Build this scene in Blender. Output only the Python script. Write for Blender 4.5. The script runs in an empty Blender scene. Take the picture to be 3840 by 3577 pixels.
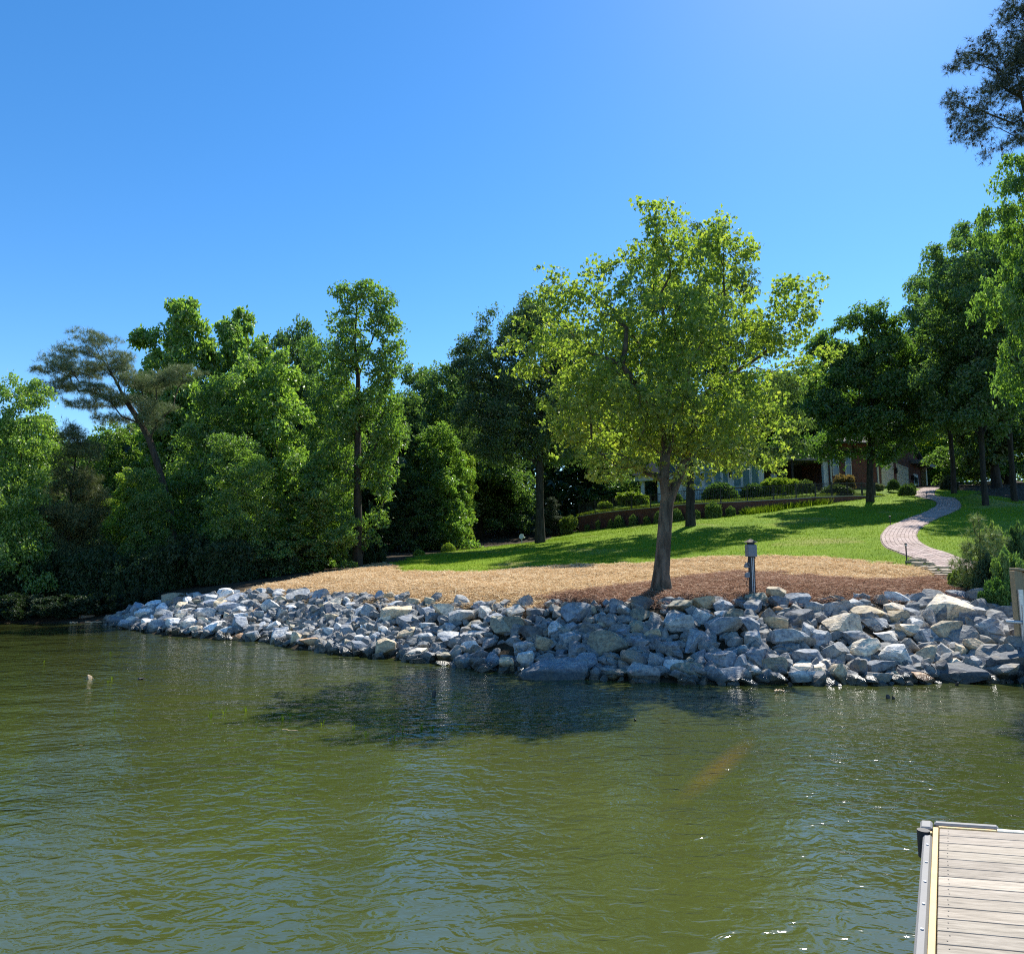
import bpy, bmesh, math, random
import numpy as np
from math import radians, sin, cos, tan, atan, pi, sqrt, hypot
from mathutils import Vector, Matrix

scene = bpy.context.scene
COL = scene.collection

# ------------------------------------------------------------------ camera, sky, sun, exposure
F_PX, PITCH, CAM_Z = 2600.0, radians(6.41), 2.2        # photo is 3840 x 3577 px
cam_data = bpy.data.cameras.new('camera')
cam_data.sensor_width = 36.0
cam_data.lens = 36.0 * F_PX / 3840.0
cam_data.clip_start, cam_data.clip_end = 0.05, 4000
cam = bpy.data.objects.new('camera', cam_data)
cam.location = (0, 0, CAM_Z)
cam.rotation_euler = (pi / 2 + PITCH, 0, 0)
COL.objects.link(cam)
scene.camera = cam

SUN_EL, SUN_AZ = radians(49), radians(33)               # azimuth from +Y towards +X
world = bpy.data.worlds.new('World')
scene.world = world
world.use_nodes = True
wn, wl = world.node_tree.nodes, world.node_tree.links
wn.clear()
w_out = wn.new('ShaderNodeOutputWorld')
w_bg = wn.new('ShaderNodeBackground')
w_sky = wn.new('ShaderNodeTexSky')
w_sky.sky_type = 'NISHITA'
w_sky.sun_disc = False
w_sky.sun_elevation = SUN_EL
w_sky.sun_rotation = SUN_AZ
w_sky.altitude = 200
w_sky.air_density = 1.0
w_sky.dust_density = 0.12
w_sky.ozone_density = 3.5
w_hsv = wn.new('ShaderNodeHueSaturation')
w_hsv.inputs['Saturation'].default_value = 1.28
w_hsv.inputs['Value'].default_value = 1.0
wl.new(w_sky.outputs[0], w_hsv.inputs['Color'])
wl.new(w_hsv.outputs[0], w_bg.inputs['Color'])
w_bg.inputs['Strength'].default_value = 0.112
wl.new(w_bg.outputs[0], w_out.inputs['Surface'])

sun_data = bpy.data.lights.new('sun', 'SUN')
sun_data.energy = 4.6
sun_data.angle = radians(0.5)
sun_data.color = (1.0, 0.955, 0.87)
sun = bpy.data.objects.new('sun', sun_data)
sd = Vector((sin(SUN_AZ) * cos(SUN_EL), cos(SUN_AZ) * cos(SUN_EL), sin(SUN_EL)))
sun.rotation_euler = (-sd).to_track_quat('-Z', 'Y').to_euler()
sun.location = sd * 60
COL.objects.link(sun)

vs = scene.view_settings
vs.view_transform = 'Standard'
try: vs.look = 'None'
except Exception: pass
vs.exposure, vs.gamma = 0.9, 1.0
vs.use_curve_mapping = False
cy = scene.cycles
cy.max_bounces, cy.diffuse_bounces, cy.glossy_bounces = 7, 4, 3
cy.transmission_bounces, cy.transparent_max_bounces = 4, 8
cy.sample_clamp_indirect = 6.0
cy.caustics_reflective = False
cy.caustics_refractive = False
cy.use_denoising = False
cy.filter_width = 1.1

# ------------------------------------------------------------------ helpers
rnd = random.Random(7)
RNG = np.random.default_rng(11)

def ray(u, v):                       # direction through a photo pixel, scaled to forward distance 1
    dy = 1788.5 - v
    k = F_PX * cos(PITCH) - dy * sin(PITCH)
    return ((u - 1920.0) / k, 1.0, (F_PX * sin(PITCH) + dy * cos(PITCH)) / k)

def at(u, v, Y):
    r = ray(u, v)
    return Vector((r[0] * Y, Y, CAM_Z + r[2] * Y))

def on_z(u, v, z):
    r = ray(u, v)
    return at(u, v, (z - CAM_Z) / r[2])

def px(n, Y):                        # pixels -> metres at forward distance Y
    return n * Y / F_PX

def project(p):
    x, y, z = p[0], p[1], p[2] - CAM_Z
    f = y * cos(PITCH) + z * sin(PITCH)
    up = -y * sin(PITCH) + z * cos(PITCH)
    return 1920 + F_PX * x / f, 1788.5 - F_PX * up / f

def tag(o, label=None, cat=None, group=None, kind=None):
    if label: o['label'] = label
    if cat: o['category'] = cat
    if group: o['group'] = group
    if kind: o['kind'] = kind
    return o

def empty(name, loc=(0, 0, 0), rz=0.0):
    o = bpy.data.objects.new(name, None)
    o.empty_display_size = 0.2
    o.location = loc
    o.rotation_euler = (0, 0, rz)
    COL.objects.link(o)
    return o

def link(name, me, mat=None, parent=None, loc=None, color=None):
    o = bpy.data.objects.new(name, me)
    if mat is not None and len(me.materials) == 0: me.materials.append(mat)
    COL.objects.link(o)
    if parent is not None: o.parent = parent
    if loc is not None: o.location = loc
    if color is not None: o.color = (*color, 1.0)
    return o

def np_mesh(name, V, Fc, smooth=False):
    V = np.asarray(V, dtype=np.float32); Fc = np.asarray(Fc, dtype=np.int32)
    me = bpy.data.meshes.new(name)
    k = Fc.shape[1]
    me.vertices.add(len(V)); me.vertices.foreach_set('co', V.ravel())
    me.loops.add(Fc.size); me.loops.foreach_set('vertex_index', Fc.ravel())
    me.polygons.add(len(Fc)); me.polygons.foreach_set('loop_start', np.arange(len(Fc), dtype=np.int32) * k)
    me.polygons.foreach_set('use_smooth', np.full(len(Fc), smooth))
    me.update(calc_edges=True)
    return me

class MB:
    """collects boxes, tubes and polygons into one mesh"""
    def __init__(s): s.v, s.f = [], []
    def add(s, vs_, fs):
        b = len(s.v); s.v += [tuple(p) for p in vs_]; s.f += [tuple(i + b for i in f) for f in fs]; return s
    def box(s, c, d, R=None, taper=1.0):
        out = []
        for sx, sy, sz in ((-1,-1,-1),(1,-1,-1),(1,1,-1),(-1,1,-1),(-1,-1,1),(1,-1,1),(1,1,1),(-1,1,1)):
            t = taper if sz > 0 else 1.0
            p = Vector((sx * d[0] / 2 * t, sy * d[1] / 2 * t, sz * d[2] / 2))
            if R is not None: p = R @ p
            out.append(p + Vector(c))
        return s.add(out, [(0,3,2,1),(4,5,6,7),(0,1,5,4),(1,2,6,5),(2,3,7,6),(3,0,4,7)])
    def bar(s, a, b, w, h, up=(0, 0, 1)):            # box from a to b; w across, h along up
        a, b = Vector(a), Vector(b); d = b - a; L = d.length
        if L < 1e-6: return s
        d.normalize(); x = d.cross(Vector(up))
        if x.length < 1e-4: x = d.cross(Vector((1, 0, 0)))
        x.normalize(); z = x.cross(d)
        out = [a + d * (L * t) + x * (w / 2 * i) + z * (h / 2 * j) for t in (0, 1) for i, j in ((-1,-1),(1,-1),(1,1),(-1,1))]
        return s.add(out, [(0,1,2,3),(7,6,5,4),(0,4,5,1),(1,5,6,2),(2,6,7,3),(3,7,4,0)])
    def tube(s, a, b, r0, r1=None, n=8, caps=True):
        r1 = r0 if r1 is None else r1
        a, b = Vector(a), Vector(b); d = (b - a).normalized()
        x = d.orthogonal().normalized(); y = d.cross(x)
        out = [p + x * (r * cos(2 * pi * i / n)) + y * (r * sin(2 * pi * i / n)) for p, r in ((a, r0), (b, r1)) for i in range(n)]
        fs = [(i, (i + 1) % n, n + (i + 1) % n, n + i) for i in range(n)]
        if caps: fs += [tuple(range(n))[::-1], tuple(range(n, 2 * n))]
        return s.add(out, fs)
    def path(s, pts, r, n=6):
        for a, b in zip(pts[:-1], pts[1:]): s.tube(a, b, r, r, n)
        return s
    def prism(s, poly, z0, z1):
        n = len(poly)
        out = [(p[0], p[1], z0) for p in poly] + [(p[0], p[1], z1) for p in poly]
        return s.add(out, [tuple(range(n))[::-1], tuple(range(n, 2 * n))] + [(i, (i + 1) % n, n + (i + 1) % n, n + i) for i in range(n)])
    def slab(s, pts, thick):                            # 3-D polygon given thickness downwards (vector)
        n = len(pts); t = Vector(thick)
        out = [Vector(p) for p in pts] + [Vector(p) + t for p in pts]
        return s.add(out, [tuple(range(n)), tuple(range(n, 2 * n))[::-1]] + [(i, n + i, n + (i + 1) % n, (i + 1) % n) for i in range(n)])
    def mesh(s, name, bevel=0.0):
        me = bpy.data.meshes.new(name); me.from_pydata(s.v, [], s.f); me.update()
        if bevel > 0:
            bm = bmesh.new(); bm.from_mesh(me)
            bmesh.ops.recalc_face_normals(bm, faces=bm.faces)
            bmesh.ops.bevel(bm, geom=list(bm.edges), offset=bevel, segments=1, affect='EDGES', clamp_overlap=True)
            bm.to_mesh(me); bm.free()
        return me
    def build(s, name, mat, parent=None, loc=None, bevel=0.0, color=None):
        return link(name, s.mesh(name, bevel), mat, parent, loc, color)

def children_of(o): return [c for c in bpy.data.objects if c.parent == o]

def copy_tree(root, kids, loc, rz=0.0, scale=(1, 1, 1), color=None):
    c = root.copy(); COL.objects.link(c)
    c.location = loc; c.rotation_euler = (0, 0, rz); c.scale = scale
    for k in kids:
        d = k.copy(); COL.objects.link(d); d.parent = c
        if color is not None and d.name.startswith('crown'): d.color = (*color, 1.0)
    return c

# ------------------------------------------------------------------ materials
def mat(name):
    m = bpy.data.materials.new(name); m.use_nodes = True
    nt = m.node_tree; nt.nodes.clear()
    out = nt.nodes.new('ShaderNodeOutputMaterial')
    return m, nt, out

def N(nt, t, **kw):
    n = nt.nodes.new(t)
    for k, v in kw.items():
        if k in n.inputs.keys(): n.inputs[k].default_value = v
        else: setattr(n, k, v)
    return n

def noise(nt, scale, detail=4, rough=0.55, vec=None, dist=0.0):
    n = N(nt, 'ShaderNodeTexNoise', Scale=scale, Detail=detail, Roughness=rough, Distortion=dist)
    if vec is not None: nt.links.new(vec, n.inputs['Vector'])
    return n.outputs['Fac']

def ramp(nt, fac, stops):
    r = nt.nodes.new('ShaderNodeValToRGB')
    el = r.color_ramp.elements
    while len(el) < len(stops): el.new(0.5)
    for e, (p, c) in zip(el, stops):
        e.position = p; e.color = (*c, 1) if len(c) == 3 else c
    nt.links.new(fac, r.inputs[0])
    return r.outputs[0]

def mixc(nt, a, b, fac, mode='MIX'):
    m = nt.nodes.new('ShaderNodeMix'); m.data_type = 'RGBA'; m.blend_type = mode
    for sock, val in ((m.inputs[0], fac), (m.inputs[6], a), (m.inputs[7], b)):
        if hasattr(val, 'links') or isinstance(val, bpy.types.NodeSocket): nt.links.new(val, sock)
        else: sock.default_value = val if isinstance(val, float) else (*val, 1)
    return m.outputs[2]

def bump(nt, h, strength, dist, normal=None):
    b = N(nt, 'ShaderNodeBump', Strength=strength, Distance=dist)
    nt.links.new(h, b.inputs['Height'])
    if normal is not None: nt.links.new(normal, b.inputs['Normal'])
    return b.outputs[0]

def coords(nt, kind='Object', scale=None, rot=None):
    tc = nt.nodes.new('ShaderNodeTexCoord')
    o = tc.outputs[kind]
    if scale is not None or rot is not None:
        mp = nt.nodes.new('ShaderNodeMapping')
        if scale is not None: mp.inputs['Scale'].default_value = scale
        if rot is not None: mp.inputs['Rotation'].default_value = rot
        nt.links.new(o, mp.inputs[0]); o = mp.outputs[0]
    return o

def world_pos(nt, scale=None, rot=None):
    g = nt.nodes.new('ShaderNodeNewGeometry'); o = g.outputs['Position']
    if scale is not None or rot is not None:
        mp = nt.nodes.new('ShaderNodeMapping')
        if rot is not None: mp.inputs['Rotation'].default_value = rot
        if scale is not None: mp.inputs['Scale'].default_value = scale
        nt.links.new(o, mp.inputs[0]); o = mp.outputs[0]
    return o

def principled(nt, out, color, rough=0.6, metal=0.0, normal=None, spec=0.5):
    p = nt.nodes.new('ShaderNodeBsdfPrincipled')
    if isinstance(color, bpy.types.NodeSocket): nt.links.new(color, p.inputs['Base Color'])
    else: p.inputs['Base Color'].default_value = (*color, 1)
    if isinstance(rough, bpy.types.NodeSocket): nt.links.new(rough, p.inputs['Roughness'])
    else: p.inputs['Roughness'].default_value = rough
    p.inputs['Metallic'].default_value = metal
    p.inputs['Specular IOR Level'].default_value = spec
    if normal is not None: nt.links.new(normal, p.inputs['Normal'])
    nt.links.new(p.outputs[0], out.inputs['Surface'])
    return p

def m_plain(name, col, rough=0.6, metal=0.0, var=0.12, scale=6.0, bmp=0.15, spec=0.5):
    m, nt, out = mat(name)
    c = coords(nt)
    f = noise(nt, scale, 5, 0.6, c)
    cc = ramp(nt, f, [(0.25, tuple(x * (1 - var) for x in col)), (0.75, tuple(min(1, x * (1 + var)) for x in col))])
    principled(nt, out, cc, rough, metal, bump(nt, noise(nt, scale * 8, 4, 0.6, c), bmp, 0.01) if bmp > 0 else None, spec)
    return m

def island(nt): return nt.nodes.new('ShaderNodeNewGeometry').outputs['Random Per Island']

def m_leaf(name, transl=0.52, gloss=0.05, rough=0.42, tboost=(1.75, 1.95, 0.9)):
    """leaf whose colour is the object's own colour, varied leaf by leaf; light shines through it"""
    m, nt, out = mat(name)
    oi = nt.nodes.new('ShaderNodeObjectInfo')
    r = island(nt)
    var = ramp(nt, r, [(0.0, (0.55, 0.62, 0.5)), (0.45, (0.92, 0.95, 0.9)), (0.8, (1.15, 1.1, 1.0)), (1.0, (1.6, 1.3, 1.1))])
    col = mixc(nt, oi.outputs['Color'], var, 1.0, 'MULTIPLY')
    d = nt.nodes.new('ShaderNodeBsdfDiffuse'); nt.links.new(col, d.inputs[0])
    t = nt.nodes.new('ShaderNodeBsdfTranslucent')
    nt.links.new(mixc(nt, col, tboost, 1.0, 'MULTIPLY'), t.inputs[0])
    a = N(nt, 'ShaderNodeMixShader'); a.inputs[0].default_value = transl
    nt.links.new(d.outputs[0], a.inputs[1]); nt.links.new(t.outputs[0], a.inputs[2])
    g = nt.nodes.new('ShaderNodeBsdfGlossy'); g.inputs['Roughness'].default_value = rough
    g.inputs['Color'].default_value = (0.9, 0.95, 0.9, 1)
    b = N(nt, 'ShaderNodeMixShader'); b.inputs[0].default_value = gloss
    nt.links.new(a.outputs[0], b.inputs[1]); nt.links.new(g.outputs[0], b.inputs[2])
    nt.links.new(b.outputs[0], out.inputs['Surface'])
    return m

def m_bark(name, dark, light, scale=9):
    m, nt, out = mat(name)
    c = coords(nt, 'Object', (1, 1, 0.22))
    f = noise(nt, scale, 6, 0.65, c, 0.6)
    f2 = noise(nt, 2.2, 3, 0.5, coords(nt))
    cc = mixc(nt, ramp(nt, f, [(0.32, dark), (0.62, light)]), (0.75, 0.85, 0.7), f2, 'MULTIPLY')
    principled(nt, out, cc, 0.9, 0, bump(nt, f, 0.9, 0.05), 0.2)
    return m

def m_rock():
    m, nt, out = mat('quarry_stone')
    oi = nt.nodes.new('ShaderNodeObjectInfo')
    wp = world_pos(nt)
    big = noise(nt, 1.7, 4, 0.6, wp, 0.4)
    fine = noise(nt, 14, 6, 0.7, wp)
    band = noise(nt, 3.2, 5, 0.6, world_pos(nt, (1.0, 1.0, 3.4), (0.5, 0.35, 0)), 0.8)
    col = mixc(nt, oi.outputs['Color'], ramp(nt, fine, [(0.3, (0.42, 0.42, 0.45)), (0.5, (0.98, 0.98, 0.97)), (0.70, (1.5, 1.46, 1.38))]), 1.0, 'MULTIPLY')
    col = mixc(nt, col, ramp(nt, band, [(0.36, (0.66, 0.7, 0.78)), (0.5, (1, 1, 1)), (0.66, (1.18, 1.1, 0.96))]), 0.85, 'MULTIPLY')
    stain = ramp(nt, big, [(0.55, (0, 0, 0)), (0.68, (1, 1, 1))])
    rgb2 = nt.nodes.new('ShaderNodeRGBToBW'); nt.links.new(stain, rgb2.inputs[0])
    mth = N(nt, 'ShaderNodeMath', operation='MULTIPLY'); mth.inputs[1].default_value = 0.42
    nt.links.new(rgb2.outputs[0], mth.inputs[0])
    col = mixc(nt, col, (0.42, 0.31, 0.17), mth.outputs[0])
    # wet band at the waterline
    sx = nt.nodes.new('ShaderNodeSeparateXYZ'); nt.links.new(wp, sx.inputs[0])
    wet = N(nt, 'ShaderNodeMapRange'); wet.inputs['From Min'].default_value = 0.03; wet.inputs['From Max'].default_value = 0.12
    wet.inputs['To Min'].default_value = 1.0; wet.inputs['To Max'].default_value = 0.0
    wz = N(nt, 'ShaderNodeMath', operation='MULTIPLY_ADD'); wz.inputs[1].default_value = -0.16; nt.links.new(big, wz.inputs[0]); nt.links.new(sx.outputs[2], wz.inputs[2])
    nt.links.new(wz.outputs[0], wet.inputs['Value'])
    col = mixc(nt, col, mixc(nt, col, (0.3, 0.3, 0.26), 1.0, 'MULTIPLY'), wet.outputs[0])
    rr = N(nt, 'ShaderNodeMapRange'); rr.inputs['To Min'].default_value = 0.82; rr.inputs['To Max'].default_value = 0.22
    nt.links.new(wet.outputs[0], rr.inputs['Value'])
    vo = N(nt, 'ShaderNodeTexVoronoi', Scale=5.0, feature='DISTANCE_TO_EDGE'); nt.links.new(wp, vo.inputs['Vector'])
    n1 = bump(nt, band, 0.55, 0.06)
    n2 = bump(nt, fine, 0.6, 0.03, n1)
    principled(nt, out, col, rr.outputs[0], 0, n2, 0.4)
    return m

def m_ground(name, stops, scale=3.0, bmp=0.6, dist=0.05, fine=40, big=0.35, bigcol=(0.8, 0.8, 0.75), patch=None):
    m, nt, out = mat(name)
    wp = world_pos(nt)
    f = noise(nt, fine, 6, 0.7, wp); g = noise(nt, scale, 5, 0.6, wp); b = noise(nt, big, 3, 0.5, wp)
    c = ramp(nt, g, stops)
    c = mixc(nt, c, ramp(nt, f, [(0.25, (0.6, 0.6, 0.6)), (0.75, (1.35, 1.35, 1.35))]), 0.9, 'MULTIPLY')
    c = mixc(nt, c, ramp(nt, b, [(0.35, bigcol), (0.65, (1.1, 1.08, 1.0))]), 1.0, 'MULTIPLY')
    if patch is not None:
        pm = ramp(nt, noise(nt, patch[1], 5, 0.62, wp, 0.4), [(patch[2], (0, 0, 0)), (patch[2] + .13, (1, 1, 1))])
        bw = nt.nodes.new('ShaderNodeRGBToBW'); nt.links.new(pm, bw.inputs[0])
        mu = N(nt, 'ShaderNodeMath', operation='MULTIPLY'); mu.inputs[1].default_value = patch[3]
        nt.links.new(bw.outputs[0], mu.inputs[0]); c = mixc(nt, c, patch[0], mu.outputs[0])
    principled(nt, out, c, 0.95, 0, bump(nt, f, bmp, dist), 0.15)
    return m

def m_strand(name, stops, transl=0.25):
    m, nt, out = mat(name)
    c = ramp(nt, island(nt), stops)
    d = nt.nodes.new('ShaderNodeBsdfDiffuse'); nt.links.new(c, d.inputs[0])
    t = nt.nodes.new('ShaderNodeBsdfTranslucent'); nt.links.new(c, t.inputs[0])
    a = N(nt, 'ShaderNodeMixShader'); a.inputs[0].default_value = transl
    nt.links.new(d.outputs[0], a.inputs[1]); nt.links.new(t.outputs[0], a.inputs[2])
    nt.links.new(a.outputs[0], out.inputs['Surface'])
    return m

def m_brick(name, c1, c2, mortar, scale=1.0):
    m, nt, out = mat(name)
    tc = nt.nodes.new('ShaderNodeTexCoord')
    b = N(nt, 'ShaderNodeTexBrick'); b.inputs['Scale'].default_value = scale
    b.inputs['Brick Width'].default_value = 0.215; b.inputs['Row Height'].default_value = 0.075
    b.inputs['Mortar Size'].default_value = 0.008; b.inputs['Color1'].default_value = (*c1, 1)
    b.inputs['Color2'].default_value = (*c2, 1); b.inputs['Mortar'].default_value = (*mortar, 1)
    nt.links.new(tc.outputs['UV'], b.inputs['Vector'])
    f = noise(nt, 1.3, 4, 0.6, world_pos(nt))
    c = mixc(nt, b.outputs['Color'], ramp(nt, f, [(0.3, (0.75, 0.75, 0.75)), (0.7, (1.15, 1.1, 1.1))]), 1.0, 'MULTIPLY')
    principled(nt, out, c, 0.88, 0, bump(nt, b.outputs['Fac'], -0.5, 0.01), 0.2)
    return m

def m_water():
    m, nt, out = mat('lake_water')
    wp = world_pos(nt)
    rp = lambda sc, rz: world_pos(nt, sc, (0, 0, rz))
    a = noise(nt, 1.0, 2, 0.5, rp((4.6, 7.4, 1), radians(-10)), 0.9)      # ripples a hand or two long
    b = noise(nt, 1.0, 2, 0.5, rp((11.0, 19.0, 1), radians(12)), 0.6)
    c = noise(nt, 1.0, 2, 0.5, rp((0.6, 1.1, 1), radians(-16)), 0.2)
    gust = noise(nt, 0.15, 3, 0.5, wp)
    gr = N(nt, 'ShaderNodeMapRange'); gr.inputs['From Min'].default_value = 0.35; gr.inputs['From Max'].default_value = 0.65
    gr.inputs['To Min'].default_value = 0.55; gr.inputs['To Max'].default_value = 1.0
    nt.links.new(gust, gr.inputs['Value'])
    n1 = bump(nt, c, 1.0, 0.042)
    b2 = N(nt, 'ShaderNodeBump', Distance=0.0195); nt.links.new(gr.outputs[0], b2.inputs['Strength'])
    nt.links.new(a, b2.inputs['Height']); nt.links.new(n1, b2.inputs['Normal'])
    b3 = N(nt, 'ShaderNodeBump', Distance=0.0036); nt.links.new(gr.outputs[0], b3.inputs['Strength'])
    nt.links.new(b, b3.inputs['Height']); nt.links.new(b2.outputs[0], b3.inputs['Normal'])
    nrm = b3.outputs[0]
    # the murk itself: silty olive body colour
    tone = noise(nt, 0.22, 3, 0.5, wp)
    body = ramp(nt, tone, [(0.3, (0.046, 0.059, 0.014)), (0.7, (0.072, 0.084, 0.020))])
    pa_, pb_ = on_z(2810, 2775, 0), on_z(2570, 2990, 0)            # soft tan streak tinted into the water colour
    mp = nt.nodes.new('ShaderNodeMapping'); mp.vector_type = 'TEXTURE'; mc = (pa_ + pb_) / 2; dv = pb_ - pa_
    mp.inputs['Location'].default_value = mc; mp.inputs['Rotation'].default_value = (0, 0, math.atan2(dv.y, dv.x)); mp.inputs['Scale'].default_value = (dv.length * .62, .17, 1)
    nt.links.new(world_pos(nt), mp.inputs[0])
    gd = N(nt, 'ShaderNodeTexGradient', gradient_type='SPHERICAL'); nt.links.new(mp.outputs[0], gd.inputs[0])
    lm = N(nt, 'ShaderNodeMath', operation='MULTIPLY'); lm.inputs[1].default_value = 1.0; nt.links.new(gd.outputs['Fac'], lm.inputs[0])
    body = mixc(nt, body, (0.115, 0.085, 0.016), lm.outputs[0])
    d = nt.nodes.new('ShaderNodeBsdfDiffuse'); nt.links.new(body, d.inputs[0])
    g = nt.nodes.new('ShaderNodeBsdfGlossy'); g.inputs['Roughness'].default_value = 0.06
    nt.links.new(nrm, g.inputs['Normal'])
    fr = N(nt, 'ShaderNodeFresnel', IOR=1.72); nt.links.new(nrm, fr.inputs['Normal'])
    mx = nt.nodes.new('ShaderNodeMixShader')
    fm = N(nt, 'ShaderNodeMath', operation='MULTIPLY', use_clamp=True); fm.inputs[1].default_value = 1.35; nt.links.new(fr.outputs[0], fm.inputs[0])
    nt.links.new(fm.outputs[0], mx.inputs[0]); nt.links.new(d.outputs[0], mx.inputs[1]); nt.links.new(g.outputs[0], mx.inputs[2])
    nt.links.new(mx.outputs[0], out.inputs['Surface'])
    return m

def m_glass(name, col=(0.03, 0.06, 0.07)):
    m, nt, out = mat(name)
    principled(nt, out, col, 0.06, 0, None, 0.8)
    return m

def m_paver(name):
    m, nt, out = mat(name)
    oi = nt.nodes.new('ShaderNodeObjectInfo')
    wp = world_pos(nt)
    f = noise(nt, 30, 5, 0.65, wp); b = noise(nt, 0.9, 4, 0.6, wp)
    c = ramp(nt, noise(nt, 5.0, 2, 0.5, wp), [(0.3, (0.32, 0.235, 0.21)), (0.5, (0.41, 0.32, 0.29)), (0.7, (0.49, 0.41, 0.37))])
    c = mixc(nt, c, ramp(nt, oi.outputs['Random'], [(0, (0.82, 0.8, 0.8)), (1, (1.15, 1.12, 1.1))]), 1.0, 'MULTIPLY')
    c = mixc(nt, c, ramp(nt, b, [(0.3, (0.8, 0.78, 0.75)), (0.7, (1.08, 1.08, 1.08))]), 1.0, 'MULTIPLY')
    principled(nt, out, c, 0.88, 0, bump(nt, f, 0.4, 0.01), 0.25)
    return m

def m_plank(name):
    m, nt, out = mat(name)
    oi = nt.nodes.new('ShaderNodeObjectInfo')
    co = nt.nodes.new('ShaderNodeTexCoord')
    mp = nt.nodes.new('ShaderNodeMapping'); mp.inputs['Scale'].default_value = (2.5, 26, 8)
    add = N(nt, 'ShaderNodeVectorMath', operation='ADD')
    sc = N(nt, 'ShaderNodeVectorMath', operation='SCALE'); sc.inputs['Scale'].default_value = 37.0
    cmb = nt.nodes.new('ShaderNodeCombineXYZ')
    for i in range(3): nt.links.new(oi.outputs['Random'], cmb.inputs[i])
    nt.links.new(cmb.outputs[0], sc.inputs[0])
    nt.links.new(co.outputs['Object'], add.inputs[0]); nt.links.new(sc.outputs[0], add.inputs[1])
    nt.links.new(add.outputs[0], mp.inputs[0])
    f = noise(nt, 2.2, 6, 0.68, mp.outputs[0], 0.3)
    c = ramp(nt, f, [(0.28, (0.165, 0.14, 0.110)), (0.5, (0.31, 0.265, 0.21)), (0.74, (0.44, 0.385, 0.315))])
    c = mixc(nt, c, oi.outputs['Color'], 1.0, 'MULTIPLY')
    principled(nt, out, c, 0.75, 0, bump(nt, f, 0.35, 0.004), 0.3)
    return m

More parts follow.
